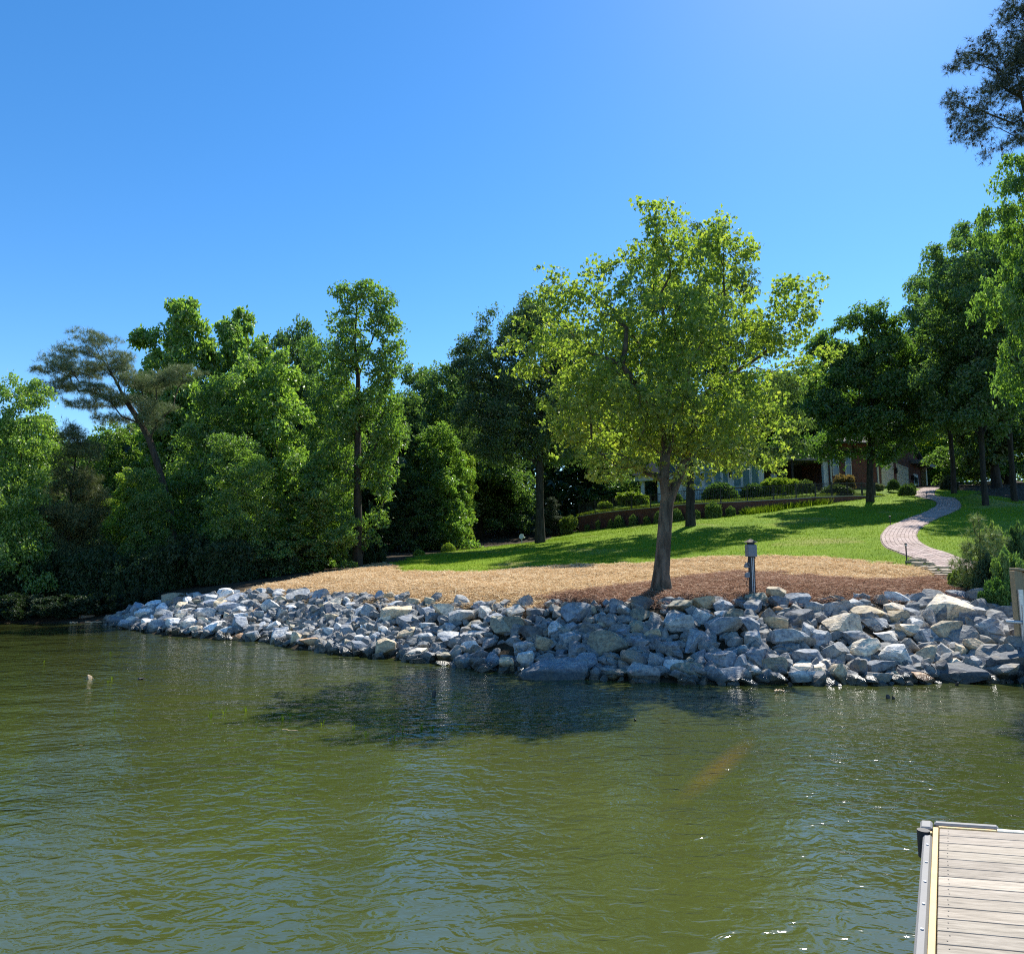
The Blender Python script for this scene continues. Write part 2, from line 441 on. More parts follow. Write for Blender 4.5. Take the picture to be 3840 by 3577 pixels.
M = dict(
    leaf=m_leaf('leaf'), leaf_fine=m_leaf('oak_leaf', 0.42, 0.05, 0.45), leaf_shrub=m_leaf('shrub_leaf', 0.3, 0.03, 0.5),
    leaf_maple=m_leaf('maple_leaf', 0.56, 0.04, 0.45, (1.75, 1.85, 0.75)),
    needle=m_leaf('pine_needle', 0.22, 0.05, 0.5, (1.2, 1.3, 0.8)),
    bark=m_bark('bark', (0.017, 0.014, 0.012), (0.066, 0.056, 0.048)),
    bark_grey=m_bark('maple_bark', (0.035, 0.026, 0.022), (0.21, 0.165, 0.135), 7),
    bark_pine=m_bark('pine_bark', (0.035, 0.024, 0.019), (0.12, 0.085, 0.065), 8),
    rock=m_rock(),
    soil=m_ground('forest_soil', [(0.3, (0.03, 0.022, 0.014)), (0.7, (0.075, 0.055, 0.035))]),
    lawn=m_ground('lawn_turf', [(0.25, (0.125, 0.215, 0.008)), (0.55, (0.175, 0.27, 0.010)), (0.8, (0.225, 0.285, 0.018))], 1.6, 0.8, 0.06, 55, 0.22, (0.82, 0.9, 0.8), ((0.36, 0.30, 0.11), 0.17, .57, .75)),
    terrace=m_ground('terrace_turf', [(0.3, (0.09, 0.17, 0.012)), (0.7, (0.16, 0.25, 0.02))], 2.0, 0.9, 0.08, 30),
    straw=m_ground('straw_mat', [(0.3, (0.44, 0.30, 0.155)), (0.7, (0.63, 0.455, 0.26))], 2.5, 0.9, 0.05, 70, 0.5, (0.85, 0.82, 0.75), ((0.25, 0.16, 0.08), 1.3, .58, .6)),
    mulch=m_ground('pine_straw_mat', [(0.3, (0.23, 0.13, 0.09)), (0.7, (0.42, 0.26, 0.18))], 2.5, 0.9, 0.05, 70, 0.6, (0.75, 0.72, 0.7), ((0.10, 0.06, 0.045), 1.6, .55, .8)),
    straw_strand=m_strand('straw_strand', [(0.0, (0.38, 0.235, 0.10)), (0.4, (0.64, 0.465, 0.27)), (0.75, (0.79, 0.61, 0.38)), (1.0, (0.88, 0.74, 0.50))]),
    mulch_strand=m_strand('pine_straw_strand', [(0.0, (0.10, 0.05, 0.035)), (0.4, (0.34, 0.195, 0.13)), (0.75, (0.50, 0.32, 0.225)), (1.0, (0.64, 0.49, 0.36))]),
    grass=m_strand('grass_blade', [(0.0, (0.105, 0.185, 0.008)), (0.5, (0.18, 0.28, 0.010)), (0.85, (0.23, 0.31, 0.018)), (1.0, (0.26, 0.29, 0.06))], 0.4),
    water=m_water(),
    brick=m_brick('house_brick', (0.23, 0.065, 0.04), (0.14, 0.045, 0.032), (0.24, 0.20, 0.17)),
    wall_brick=m_brick('wall_brick', (0.16, 0.05, 0.036), (0.10, 0.036, 0.028), (0.15, 0.12, 0.11)),
    coping=m_plain('coping_stone', (0.30, 0.27, 0.24), 0.85),
    paver=m_paver('brick_paver'),
    flag=m_plain('flagstone', (0.36, 0.29, 0.21), 0.9, 0, 0.25, 5, 0.6),
    sand=m_plain('joint_sand', (0.20, 0.15, 0.12), 0.95, 0, 0.2, 4, 0.4),
    white=m_plain('white_paint', (0.80, 0.80, 0.78), 0.6, 0, 0.04, 3, 0),
    cream=m_plain('cream_paint', (0.76, 0.70, 0.56), 0.6, 0, 0.04, 3, 0),
    black=m_plain('black_iron', (0.022, 0.022, 0.024), 0.65, 0.0, 0.1, 10, 0.1),
    shingle=m_plain('grey_shingle', (0.075, 0.072, 0.07), 0.92, 0, 0.25, 9, 0.6),
    dark_wall=m_plain('porch_interior', (0.06, 0.055, 0.05), 0.9, 0, 0.1),
    fascia=m_plain('grey_fascia', (0.30, 0.30, 0.31), 0.7, 0, 0.05, 6, 0),
    glass=m_glass('window_glass'), teal=m_glass('sky_tinted_glass', (0.18, 0.30, 0.32)),  # teal base colour paints the sky's reflection into the panes
    post_grey=m_plain('grey_enamel', (0.20, 0.22, 0.25), 0.6, 0.0, 0.06, 8, 0.05),
    post_dark=m_plain('dark_enamel', (0.03, 0.034, 0.04), 0.65, 0.0, 0.08, 8, 0.05),
    pale=m_plain('pale_plastic', (0.62, 0.63, 0.64), 0.4, 0, 0.05, 8, 0.03),
    bronze=m_plain('bronze_cap', (0.13, 0.095, 0.075), 0.75, 0.0, 0.15, 12, 0.1),
    galv=m_plain('galvanised_pipe', (0.50, 0.52, 0.55), 0.38, 0.75, 0.12, 14, 0.08),
    dish=m_plain('dish_white', (0.70, 0.70, 0.71), 0.4, 0, 0.04),
    lumber=m_plain('weathered_lumber', (0.40, 0.29, 0.17), 0.85, 0, 0.22, 7, 0.4),
    new_wood=m_plain('fresh_pine_strip', (0.66, 0.47, 0.21), 0.7, 0, 0.14, 9, 0.25),
    plank=m_plank('deck_plank'),
    alu=m_plain('dock_rail_grey', (0.21, 0.205, 0.20), 0.7, 0.0, 0.06, 5, 0.06),
    rubber=m_plain('black_rubber', (0.012, 0.012, 0.016), 0.6, 0, 0.1),
    drift=m_plain('driftwood', (0.30, 0.25, 0.20), 0.9, 0, 0.25, 8, 0.5),
    snag=m_plain('wet_snag', (0.03, 0.025, 0.02), 0.5, 0, 0.25, 8, 0.5),
    tan_snag=m_plain('bleached_wood', (0.42, 0.31, 0.19), 0.8, 0, 0.25, 8, 0.5),
    cone=m_plain('pine_cone', (0.05, 0.035, 0.028), 0.9, 0, 0.25, 20, 0.5),
)

# ------------------------------------------------------------------ terrain
SHORE = [(430, 2340), (1000, 2402), (1500, 2467), (1750, 2500), (2000, 2530), (2500, 2557), (3000, 2562), (3600, 2557), (3840, 2555)]
shore = [on_z(u, v, 0.0) for u, v in SHORE]
BANKTOP = [(430, 2318, 23.4), (560, 2272, 23.6), (700, 2242, 23.2), (950, 2222, 21.6), (1250, 2232, 19.6), (1500, 2248, 18.0), (1750, 2262, 16.9), (2000, 2268, 16.0), (2250, 2268, 15.5),
           (2500, 2262, 15.2), (2750, 2256, 15.3), (3000, 2250, 15.4), (3300, 2244, 15.5), (3600, 2240, 15.6), (3840, 2290, 14.9)]
banktop = [at(u, v, Y) for u, v, Y in BANKTOP]
LAND = [(2480, 2215, 17), (2440, 2170, 19.5), (2700, 2090, 25), (2590, 1970, 39.4), (1490, 2112, 32), (1345, 2130, 30), (1150, 2166, 25.6), (950, 2211, 22.6), (1700, 2066, 41),
        (1957, 2038, 50), (2025, 2032, 50), (2170, 1996, 55), (2279, 1978, 53), (2440, 1966, 49), (2633, 1946, 46.5), (2814, 1928, 46), (2950, 1907, 46.8), (3260, 1882, 47),
        (2200, 2090, 30), (2000, 2127, 27), (1800, 2146, 25), (3000, 2000, 35), (3200, 1950, 38), (3100, 2095, 25), (3400, 2112, 22), (3500, 2162, 18.5), (3320, 2020, 28),
        (3340, 1972, 33), (3600, 1880, 45), (3420, 1842, 57), (3475, 1828, 66), (3700, 2082, 24), (3800, 2012, 30), (3800, 2120, 20), (3700, 1912, 42), (3800, 1892, 45), (3640, 1830, 60),
        (3600, 2190, 17.2), (2000, 2190, 20), (1500, 2180, 22.5), (2900, 2160, 19.5), (3300, 2165, 19)]
ctrl = [tuple(p) for p in shore] + [tuple(p) for p in banktop] + [tuple(at(*c)) for c in LAND]
ctrl += [(-15.5, 22.8, 0), (-20, 23.2, 0), (-30, 23, 0), (-45, 22, 0), (-90, 18, 0), (12, 12.2, 0), (18, 11.5, 0), (30, 10, 0), (90, 6, 0)]
ctrl += [(12, 15.4, 1.2), (18, 15.0, 1.3), (30, 14, 1.5), (16, 24, 2.5), (25, 30, 3.6), (30, 45, 6.2), (-16, 25.5, 0.55), (-24, 27, 0.7), (-16, 30, 1.1), (-24, 36, 1.7), (-40, 34, 1.4), (-12, 38, 2.0),
         (-8, 52, 3.0), (-30, 55, 3.2), (-70, 50, 3.0), (0, 75, 6.6), (-20, 80, 6.5), (20, 64, 7.0), (32, 66, 8.4), (45, 70, 9.2), (55, 45, 7.5), (0, 110, 9.5), (50, 110, 13), (-60, 110, 8), (100, 80, 12), (120, 30, 5),
         (0, 220, 16), (150, 220, 18), (-150, 220, 15), (-150, 60, 4), (200, 60, 8)]
for p in list(shore) + [Vector(c) for c in ((-20, 23.2, 0), (-45, 22, 0), (18, 11.5, 0), (30, 10, 0))]:
    ctrl += [(p[0] - 0.4, p[1] - 2.2, -0.55), (p[0] * 1.0 - 0.8, p[1] - 6.0, -1.2)]
ctrl += [(0, 0, -1.8), (0, -40, -2.5), (-60, 0, -2), (60, -6, -2), (-150, -60, -3), (150, -60, -3)]
CT = np.array(ctrl, dtype=float)
_d = np.linalg.norm(CT[:, None, :2] - CT[None, :, :2], axis=2)
_n = len(CT)
_A = np.zeros((_n + 3, _n + 3)); _A[:_n, :_n] = _d + np.eye(_n) * -0.15
_A[:_n, _n] = 1; _A[:_n, _n + 1:] = CT[:, :2]; _A[_n, :_n] = 1; _A[_n + 1:, :_n] = CT[:, :2].T
_W = np.linalg.solve(_A, np.concatenate([CT[:, 2], np.zeros(3)]))

def hgt(x, y):
    x = np.atleast_1d(np.asarray(x, float)); y = np.atleast_1d(np.asarray(y, float))
    out = np.empty(len(x))
    for i in range(0, len(x), 20000):
        xs, ys = x[i:i + 20000], y[i:i + 20000]
        d = np.sqrt((xs[:, None] - CT[None, :, 0]) ** 2 + (ys[:, None] - CT[None, :, 1]) ** 2)
        out[i:i + 20000] = d @ _W[:_n] + _W[_n] + _W[_n + 1] * xs + _W[_n + 2] * ys
    return out + 0.025 * np.sin(x * 1.9 + 0.7 * np.sin(y * 1.1)) * np.sin(y * 1.6 + 0.5) * np.clip((y - 15) / 6, 0, 1)

def h1(x, y): return float(hgt([x], [y])[0])

def hit(u, v, y0=9.0, y1=110.0):      # where the view ray meets the ground
    r = ray(u, v); Y = np.arange(y0, y1, 0.06)
    g = hgt(r[0] * Y, Y); z = CAM_Z + r[2] * Y
    below = np.nonzero(z < g)[0]
    k = below[0] if len(below) else np.argmin(z - g)
    return Vector((r[0] * Y[k], Y[k], g[k]))

def ground(u, Y): x = ray(u, 1900)[0] * Y; return Vector((x, Y, h1(x, Y)))

def axis(pts):                          # pts: (start, stop, step) segments
    return np.unique(np.round(np.concatenate([np.arange(a, b, s) for a, b, s in pts]), 4))
GX = axis([(-420, -100, 40), (-100, -40, 6), (-40, -17, 1.0), (-17, 24, 0.2), (24, 50, 1.0), (50, 120, 7), (120, 421, 50)])
GY = axis([(-300, -20, 40), (-20, 9, 3), (9, 42, 0.2), (42, 70, 0.5), (70, 130, 5), (130, 501, 37)])
XX, YY = np.meshgrid(GX, GY)
ZZ = hgt(XX.ravel(), YY.ravel()).reshape(XX.shape)
nx, ny = len(GX), len(GY)
idx = np.arange(nx * ny).reshape(ny, nx)
QUADS = np.stack([idx[:-1, :-1], idx[:-1, 1:], idx[1:, 1:], idx[1:, :-1]], axis=-1).reshape(-1, 4)
GV = np.stack([XX.ravel(), YY.ravel(), ZZ.ravel()], axis=1)
link('ground', np_mesh('ground', GV, QUADS, True), M['soil'])
tag(bpy.data.objects['ground'], kind='structure')
CC = GV[QUADS].mean(axis=1)             # cell centres

def inside(poly, x, y):
    c = np.zeros(len(x), bool); n = len(poly)
    for i in range(n):
        x0, y0 = poly[i][0], poly[i][1]; x1, y1 = poly[(i + 1) % n][0], poly[(i + 1) % n][1]
        t = ((y0 > y) != (y1 > y)) & (x < (x1 - x0) * (y - y0) / (y1 - y0 + 1e-12) + x0)
        c ^= t
    return c

def sheet(name, mask, dz, material):
    q = QUADS[mask]; used, inv = np.unique(q.ravel(), return_inverse=True)
    V = GV[used].copy(); V[:, 2] += dz
    return link(name, np_mesh(name, V, inv.reshape(-1, 4), True), material)

wax = axis([(-400, -40, 30), (-40, 40, 8), (40, 401, 30)]); way = axis([(-290, -10, 35), (-10, 40, 6)])
WX, WY = np.meshgrid(wax, way); wi = np.arange(WX.size).reshape(WX.shape)
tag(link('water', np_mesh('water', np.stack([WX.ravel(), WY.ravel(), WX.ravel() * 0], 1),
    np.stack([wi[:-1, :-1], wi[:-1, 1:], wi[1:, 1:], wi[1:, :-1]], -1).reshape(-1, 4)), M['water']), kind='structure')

# outlines traced on the ground
STRAW_TOP = [(930, 2216), (1150, 2166), (1345, 2128), (1440, 2112), (1504, 2144), (1742, 2148), (1883, 2142), (2000, 2128), (2400, 2117), (2509, 2101), (2700, 2090), (2835, 2086), (3088, 2093), (3269, 2112), (3414, 2126), (3486, 2144), (3502, 2164)]
MULCH_TOP = [(3502, 2166), (3342, 2180), (3124, 2173), (2979, 2162), (2871, 2148), (2726, 2151), (2617, 2162), (2516, 2177), (2405, 2192), (2224, 2211), (2104, 2229), (2013, 2250)]
straw_top = [hit(*p) for p in STRAW_TOP]
mulch_top = [hit(*p) for p in MULCH_TOP]
bt = [Vector((p.x, p.y - 0.25, p.z)) for p in banktop]
def bt_at(x):
    for a, b in zip(bt[:-1], bt[1:]):
        if a.x <= x <= b.x: return a.lerp(b, (x - a.x) / (b.x - a.x + 1e-9))
    return bt[-1] if x > bt[-1].x else bt[0]
join = bt_at(mulch_top[-1].x)
straw_poly = straw_top + mulch_top + [join] + [p for p in bt[::-1] if p.x < join.x and p.x > straw_top[0].x - 1.5]
mr = [hit(3560, 2168), hit(3660, 2190)]
mulch_poly = mr[::-1] + mulch_top + [join] + [p for p in bt if p.x > join.x] + [Vector((12, 15, 1.2)), Vector((12, 17.5, 1.5))]
lawn_edge = [hit(1475, 2112), hit(1560, 2086), hit(1700, 2066), hit(1800, 2055), hit(1957, 2038), hit(2030, 2030)]
lawn_poly = lawn_edge + [at(2100, 2012, 54), Vector((5.8, 56.5, 4)), Vector((14, 62, 6)), Vector((32, 66, 8)), at(3475, 1828, 66), at(3640, 1830, 60), Vector((34, 50, 7)), Vector((35.5, 34, 5)), Vector((34, 20, 2)), Vector((20, 16, 1.5)), Vector((12.5, 16.6, 1.5)), mr[1], mr[0]] + straw_top[::-1][:-4]

# brick path: left and right edges, from far to near
PE_L = [(3466, 1829), (3437, 1852), (3433, 1864), (3474, 1870), (3508, 1879), (3522, 1893), (3499, 1913), (3464, 1932), (3412, 1948), (3361, 1967), (3329, 1987), (3313, 2006), (3311, 2025), (3322, 2045), (3354, 2064), (3393, 2080), (3441, 2096), (3490, 2114), (3560, 2130), (3640, 2148)]
PE_R = [(3525, 1828), (3493, 1842), (3500, 1858), (3556, 1868), (3598, 1880), (3602, 1896), (3580, 1912), (3540, 1929), (3490, 1947), (3452, 1971), (3431, 1990), (3425, 2010), (3437, 2034), (3470, 2055), (3520, 2072), (3570, 2086), (3620, 2104), (3690, 2122), (3760, 2138), (3840, 2152)]
pl = [hit(*p) for p in PE_L]; pr = [hit(*p) for p in PE_R]
def smooth_poly(P, n):
    P = [Vector(p) for p in P]
    for _ in range(3):
        Q = [P[0]]
        for a, b in zip(P[:-1], P[1:]): Q += [a.lerp(b, .25), a.lerp(b, .75)]
        P = Q + [P[-1]]
    L = [0]
    for a, b in zip(P[:-1], P[1:]): L.append(L[-1] + (b - a).length)
    out = []; j = 0
    for i in range(n):
        t = L[-1] * i / (n - 1)
        while j < len(L) - 2 and L[j + 1] < t: j += 1
        out.append(P[j].lerp(P[j + 1], (t - L[j]) / (L[j + 1] - L[j] + 1e-9)))
    return out
mid = [(a + b) / 2 for a, b in zip(pl, pr)]
midl = smooth_poly(mid, 400)
wid = [min(1.75, max(1.1, (b - a).length)) for a, b in zip(pl, pr)]
PATH_W = sorted(wid)[len(wid) // 2] * .93
def path_frame(i):
    a, b = midl[max(0, i - 3)], midl[min(len(midl) - 1, i + 3)]
    t = (b - a); t.z = 0; t.normalize()
    return midl[i], t, Vector((t.y, -t.x, 0))
edgeL = []; edgeR = []
for i in range(0, 400, 4):
    p, t, s = path_frame(i); edgeL.append(p - s * PATH_W / 2); edgeR.append(p + s * PATH_W / 2)
path_poly = edgeL + edgeR[::-1]

cx_, cy_ = CC[:, 0], CC[:, 1]
jit = 0.12 * np.sin(cx_ * 7.3 + cy_ * 3.1) + 0.1 * np.sin(cx_ * 3.1 - cy_ * 5.7)
fine_mask = (cx_ > -17) & (cx_ < 36) & (cy_ > 12) & (cy_ < 70)
in_path = inside(path_poly, cx_, cy_) & fine_mask
in_mulch = inside(mulch_poly, cx_ + jit, cy_ + jit) & fine_mask & ~in_path
in_straw = inside(straw_poly, cx_ + jit, cy_ + jit) & fine_mask & ~in_mulch & ~in_path
in_lawn = inside(lawn_poly, cx_ + jit, cy_ + jit) & fine_mask & ~in_mulch & ~in_straw
tag(sheet('lawn', in_lawn, 0.012, M['lawn']), kind='structure')
tag(sheet('straw_bed', in_straw, 0.02, M['straw']), kind='structure')
tag(sheet('mulch_bed', in_mulch, 0.016, M['mulch']), kind='structure')

def strands(name, material, mask, n, L, Wd, lift, upright=0.0, near=60.0, tri=False):
    q = np.nonzero(mask & (cy_ < near))[0]
    area = np.linalg.norm(GV[QUADS[q, 1]] - GV[QUADS[q, 0]], axis=1) * np.linalg.norm(GV[QUADS[q, 3]] - GV[QUADS[q, 0]], axis=1)
    w = area / (cy_[q] ** 1.35); w /= w.sum()
    k = RNG.choice(q, n, p=w)
    a, b = RNG.random(n), RNG.random(n)
    P = (GV[QUADS[k, 0]] * ((1 - a) * (1 - b))[:, None] + GV[QUADS[k, 1]] * (a * (1 - b))[:, None] + GV[QUADS[k, 2]] * (a * b)[:, None] + GV[QUADS[k, 3]] * ((1 - a) * b)[:, None])
    P[:, :2] += RNG.normal(0, 0.07, (n, 2))
    th = RNG.uniform(0, 2 * pi, n); tilt = RNG.normal(upright, 0.16 if upright < 0.5 else 0.35, n)
    ln = L * RNG.uniform(0.5, 1.35, n) * (1 + (P[:, 1] - 18) * 0.012)
    D = np.stack([np.cos(th) * np.cos(tilt), np.sin(th) * np.cos(tilt), np.sin(tilt)], 1)
    S = np.stack([-np.sin(th), np.cos(th), RNG.normal(0, 0.3, n)], 1)
    wd = (Wd * RNG.uniform(0.6, 1.3, n) * (1 + (P[:, 1] - 18) * 0.03))[:, None]
    P[:, 2] += lift * RNG.uniform(0.1, 1.0, n) + 0.02
    if tri:
        V = np.stack([P - S * wd, P + S * wd, P + D * ln[:, None]], 1)
        Fc = np.arange(n * 3).reshape(n, 3)
    else:
        A, B = P - D * ln[:, None] / 2, P + D * ln[:, None] / 2
        V = np.stack([A - S * wd, A + S * wd, B + S * wd, B - S * wd], 1)
        Fc = np.arange(n * 4).reshape(n, 4)
    o = link(name, np_mesh(name, V.reshape(-1, 3), Fc), material)
    return tag(o, kind='stuff')
tag(strands('straw', M['straw_strand'], in_straw, 60000, 0.24, 0.0055, 0.06), 'golden straw strewn over the bare slope above the rocks', 'straw')
tag(strands('pine_straw', M['mulch_strand'], in_mulch, 45000, 0.22, 0.0045, 0.07), 'reddish brown pine straw mulch around maple and power post', 'pine straw')
gm = in_lawn & ~in_path
tag(strands('grass', M['grass'], gm, 130000, 0.055, 0.007, 0.0, 1.1, 58, True), 'short bright green grass on the sloping lawn', 'grass')
#--STRUCT--
def box_uv(me):
    """metre-true wall coordinates: along the face horizontally, height vertically"""
    uv = me.uv_layers.new(name='UVMap')
    for p in me.polygons:
        n = p.normal
        h = Vector((-n.y, n.x, 0))
        flat = h.length < 0.3
        if not flat: h.normalize()
        for li in p.loop_indices:
            c = me.vertices[me.loops[li].vertex_index].co
            uv.data[li].uv = (c.x, c.y) if flat else (c.dot(h), c.z)
    return me

# ------------------------------------------------------------------ brick path, flagstones
path = tag(empty('brick_path', path_frame(200)[0]), kind='structure')
bedV, bedF = [], []
for i in range(400):
    p, t, s = path_frame(i)
    for k in range(5):
        q = p + s * (PATH_W * 1.08) * (k / 4 - 0.5)
        bedV.append((q.x, q.y, h1(q.x, q.y) + 0.02))
for i in range(399):
    for k in range(4): bedF.append((i * 5 + k, i * 5 + k + 1, i * 5 + k + 6, i * 5 + k + 5))
o = link('path_bed', np_mesh('path_bed', bedV, bedF, True), M['sand'], path); o.location = -path.location
NA = 9
pw = PATH_W / NA
plen = 0.23
tot = sum((b - a).length for a, b in zip(midl[:-1], midl[1:]))
ncourse = int(tot / plen)
spots = []
cum = [0.0]
for a, b in zip(midl[:-1], midl[1:]): cum.append(cum[-1] + (b - a).length)
for c in range(ncourse):
    for k in range(NA):
        sdist = (c + 0.5 + (0.5 if k % 2 else 0)) * plen
        if sdist > tot - 0.1: continue
        i = min(398, int(np.searchsorted(cum, sdist)))
        p, t, s = path_frame(i)
        i0 = max(0, i - 1); fr = (sdist - cum[i0]) / (cum[i0 + 1] - cum[i0] + 1e-9)
        p = midl[i0].lerp(midl[i0 + 1], fr)
        q = p + s * (pw * (k - (NA - 1) / 2))
        off = pw * (k - (NA - 1) / 2)
        z = h1(q.x, q.y)
        e = 0.12
        n = Vector((h1(q.x - e, q.y) - h1(q.x + e, q.y), h1(q.x, q.y - e) - h1(q.x, q.y + e), 2 * e)).normalized()
        spots.append((q.y, Vector((q.x, q.y, z + 0.022 + rnd.uniform(-.004, .004))), t, n, i, off))
# the pavers seen largest stand on their own, the far ones are one part
spots = [s for s in spots if -200 < project(s[1])[0] < 4100]
spots.sort(key=lambda s: s[0])
pav_me = MB().box((0, 0, 0), (1, 1, 1)).mesh('paver', 0.04)
def pav_matrix(p, t, n, i, off):
    a, b = path_frame(max(0, i - 6))[1], path_frame(min(399, i + 6))[1]
    dl = max(0.01, (midl[min(399, i + 6)] - midl[max(0, i - 6)]).length)
    curv = (a.x * b.y - a.y * b.x) / dl
    stretch = min(1.35, max(0.6, 1 + curv * off))
    y = (t - n * t.dot(n)).normalized(); x = y.cross(n)
    R = Matrix((x, y, n)).transposed().to_4x4()
    return Matrix.Translation(p) @ R @ Matrix.Diagonal((pw - 0.012, plen * stretch - 0.012, 0.05, 1))
for _, p, t, n, i, off in spots[:300]:
    o = link('paver', pav_me, M['paver'], path)
    o.matrix_world = pav_matrix(p, t, n, i, off); o.matrix_parent_inverse = Matrix.Identity(4)
    o.matrix_basis = Matrix.Translation(-path.location) @ pav_matrix(p, t, n, i, off)
far_p = MB()
cube = [Vector(v) for v in ((-.5,-.5,-.5),(.5,-.5,-.5),(.5,.5,-.5),(-.5,.5,-.5),(-.5,-.5,.5),(.5,-.5,.5),(.5,.5,.5),(-.5,.5,.5))]
for _, p, t, n, i, off in spots[300:]:
    mw = Matrix.Translation(-path.location) @ pav_matrix(p, t, n, i, off)
    far_p.add([mw @ v for v in cube], [(4,5,6,7),(0,1,5,4),(1,2,6,5),(2,3,7,6),(3,0,4,7)])
tag(far_p.build('far_pavers', M['paver'], path), kind='stuff')

FLAG = [(3405, 2112), (3445, 2098), (3490, 2116), (3540, 2130), (3610, 2140), (3665, 2165), (3640, 2182), (3530, 2180), (3498, 2150), (3445, 2130)]
flag_poly = [hit(*p) for p in FLAG]
fx0, fx1 = min(p.x for p in flag_poly), max(p.x for p in flag_poly); fy0, fy1 = min(p.y for p in flag_poly), max(p.y for p in flag_poly)
apron = tag(empty('flagstone_apron', sum(flag_poly, Vector()) / len(flag_poly)), kind='structure')
protos = []
for k in range(8):
    n = rnd.choice((5, 5, 6, 7)); a0 = rnd.random() * 6
    poly = [(cos(a0 + 2 * pi * j / n + rnd.uniform(-.25, .25)) * rnd.uniform(.8, 1.15), sin(a0 + 2 * pi * j / n + rnd.uniform(-.2, .2)) * rnd.uniform(.65, .95)) for j in range(n)]
    protos.append(MB().prism(poly, -0.25, 0.25).mesh('flagstone', 0.04))
placed = []
for _ in range(6000):
    x, y = rnd.uniform(fx0, fx1), rnd.uniform(fy0, fy1)
    if not inside(flag_poly, np.array([x]), np.array([y]))[0]: continue
    if any(hypot(x - a, (y - b) * 0.9) < 0.27 for a, b in placed): continue
    placed.append((x, y))
    o = link('flagstone', rnd.choice(protos), M['flag'], apron)
    o.location = Vector((x, y, h1(x, y) + 0.045 + rnd.uniform(-.015, .02))) - apron.location
    sc = rnd.uniform(.145, .185)
    o.scale = (sc * 1.1, sc * 0.95, 0.16); o.rotation_euler = (rnd.uniform(-.12, .12), rnd.uniform(-.12, .12), rnd.uniform(0, 6.3))

# ------------------------------------------------------------------ retaining wall, terrace, fence
WALL = [(2170, 1935, 55), (2245, 1922, 53.3), (2323, 1913, 52), (2472, 1899, 49), (2593, 1887, 47.4), (2733, 1881, 46.8), (2950, 1869, 47), (3053, 1862, 48), (3202, 1857, 50), (3322, 1859, 52.5)]
wtop = [at(*w) for w in WALL]
def wall_pts(step=0.7):
    out = []
    for a, b in zip(wtop[:-1], wtop[1:]):
        n = max(1, int((b - a).length / step))
        out += [a.lerp(b, i / n) for i in range(n)]
    return out + [wtop[-1]]
wp_ = wall_pts()
wall = tag(empty('retaining_wall', wtop[0].copy()), 'low curved brick retaining wall in shadow at top of the lawn', 'wall')
WT = 0.34
V, Fc = [], []
for i, p in enumerate(wp_):
    a, b = wp_[max(0, i - 1)], wp_[min(len(wp_) - 1, i + 1)]
    t = (b - a); t.z = 0; t.normalize(); s = Vector((-t.y, t.x, 0))
    for q, z in ((p, None), (p, 0.0), (p + s * WT, 0.0), (p + s * WT, None)):
        zz = p.z - 0.08 if z is not None else min(h1(q.x, q.y), p.z) - 0.4
        V.append((q.x, q.y, zz))
for i in range(len(wp_) - 1):
    for k in range(3): Fc.append((i * 4 + k, (i + 1) * 4 + k, (i + 1) * 4 + k + 1, i * 4 + k + 1))
Fc += [(0, 1, 2, 3), tuple(len(V) - 4 + j for j in (3, 2, 1, 0))]
me = bpy.data.meshes.new('brick_face'); me.from_pydata(V, [], Fc); me.update(); box_uv(me)
o = link('brick_face', me, M['wall_brick'], wall); o.location = -wall.location
cap = MB()
k = 0
L = 0
for a, b in zip(wp_[:-1], wp_[1:]):
    t = (b - a); tt = Vector((t.x, t.y, 0)).normalized(); s = Vector((-tt.y, tt.x, 0))
    g = t.normalized() * 0.012
    A, B = a + s * (WT / 2) + g + Vector((0, 0, -.04)), b + s * (WT / 2) - g + Vector((0, 0, -.04))
    c = MB().bar(A, B, WT + 0.07, 0.08)
    o = c.build('coping_stone', M['coping'], wall); o.location = -wall.location

# terrace behind the wall up to the house
HL = [at(2230, 1905, 62), at(2330, 1893, 62), at(2420, 1880, 61), at(2560, 1872, 58.6), at(2700, 1868, 58.4), at(2870, 1860, 60), at(3000, 1848, 61), at(3120, 1838, 61.5), at(3296, 1826, 62.5), at(3400, 1830, 60)]
tp = [p + Vector((0.1, 0.3, -0.03)) for p in wtop]
NT, NS = 60, 14
def along(P, f):
    f *= len(P) - 1; i = min(int(f), len(P) - 2); return P[i].lerp(P[i + 1], f - i)
TV, TF = [], []
for i in range(NT):
    a, b = along(tp, i / (NT - 1)), along(HL, i / (NT - 1))
    b = b + (b - a) * 0.12
    for k in range(NS):
        p = a.lerp(b, k / (NS - 1)); TV.append((p.x, p.y, p.z + 0.05 * sin(p.x * 2.1) * sin(p.y * 1.7) * min(1, k / 3)))
for i in range(NT - 1):
    for k in range(NS - 1): TF.append((i * NS + k, (i + 1) * NS + k, (i + 1) * NS + k + 1, i * NS + k + 1))
tag(link('terrace', np_mesh('terrace', TV, TF, True), M['terrace']), kind='structure')
TVa = np.array(TV)
def terr_z(x, y):
    d = (TVa[:, 0] - x) ** 2 + (TVa[:, 1] - y) ** 2
    j = np.argsort(d)[:3]; w = 1 / (d[j] + 1e-3)
    return float((TVa[j, 2] * w).sum() / w.sum())
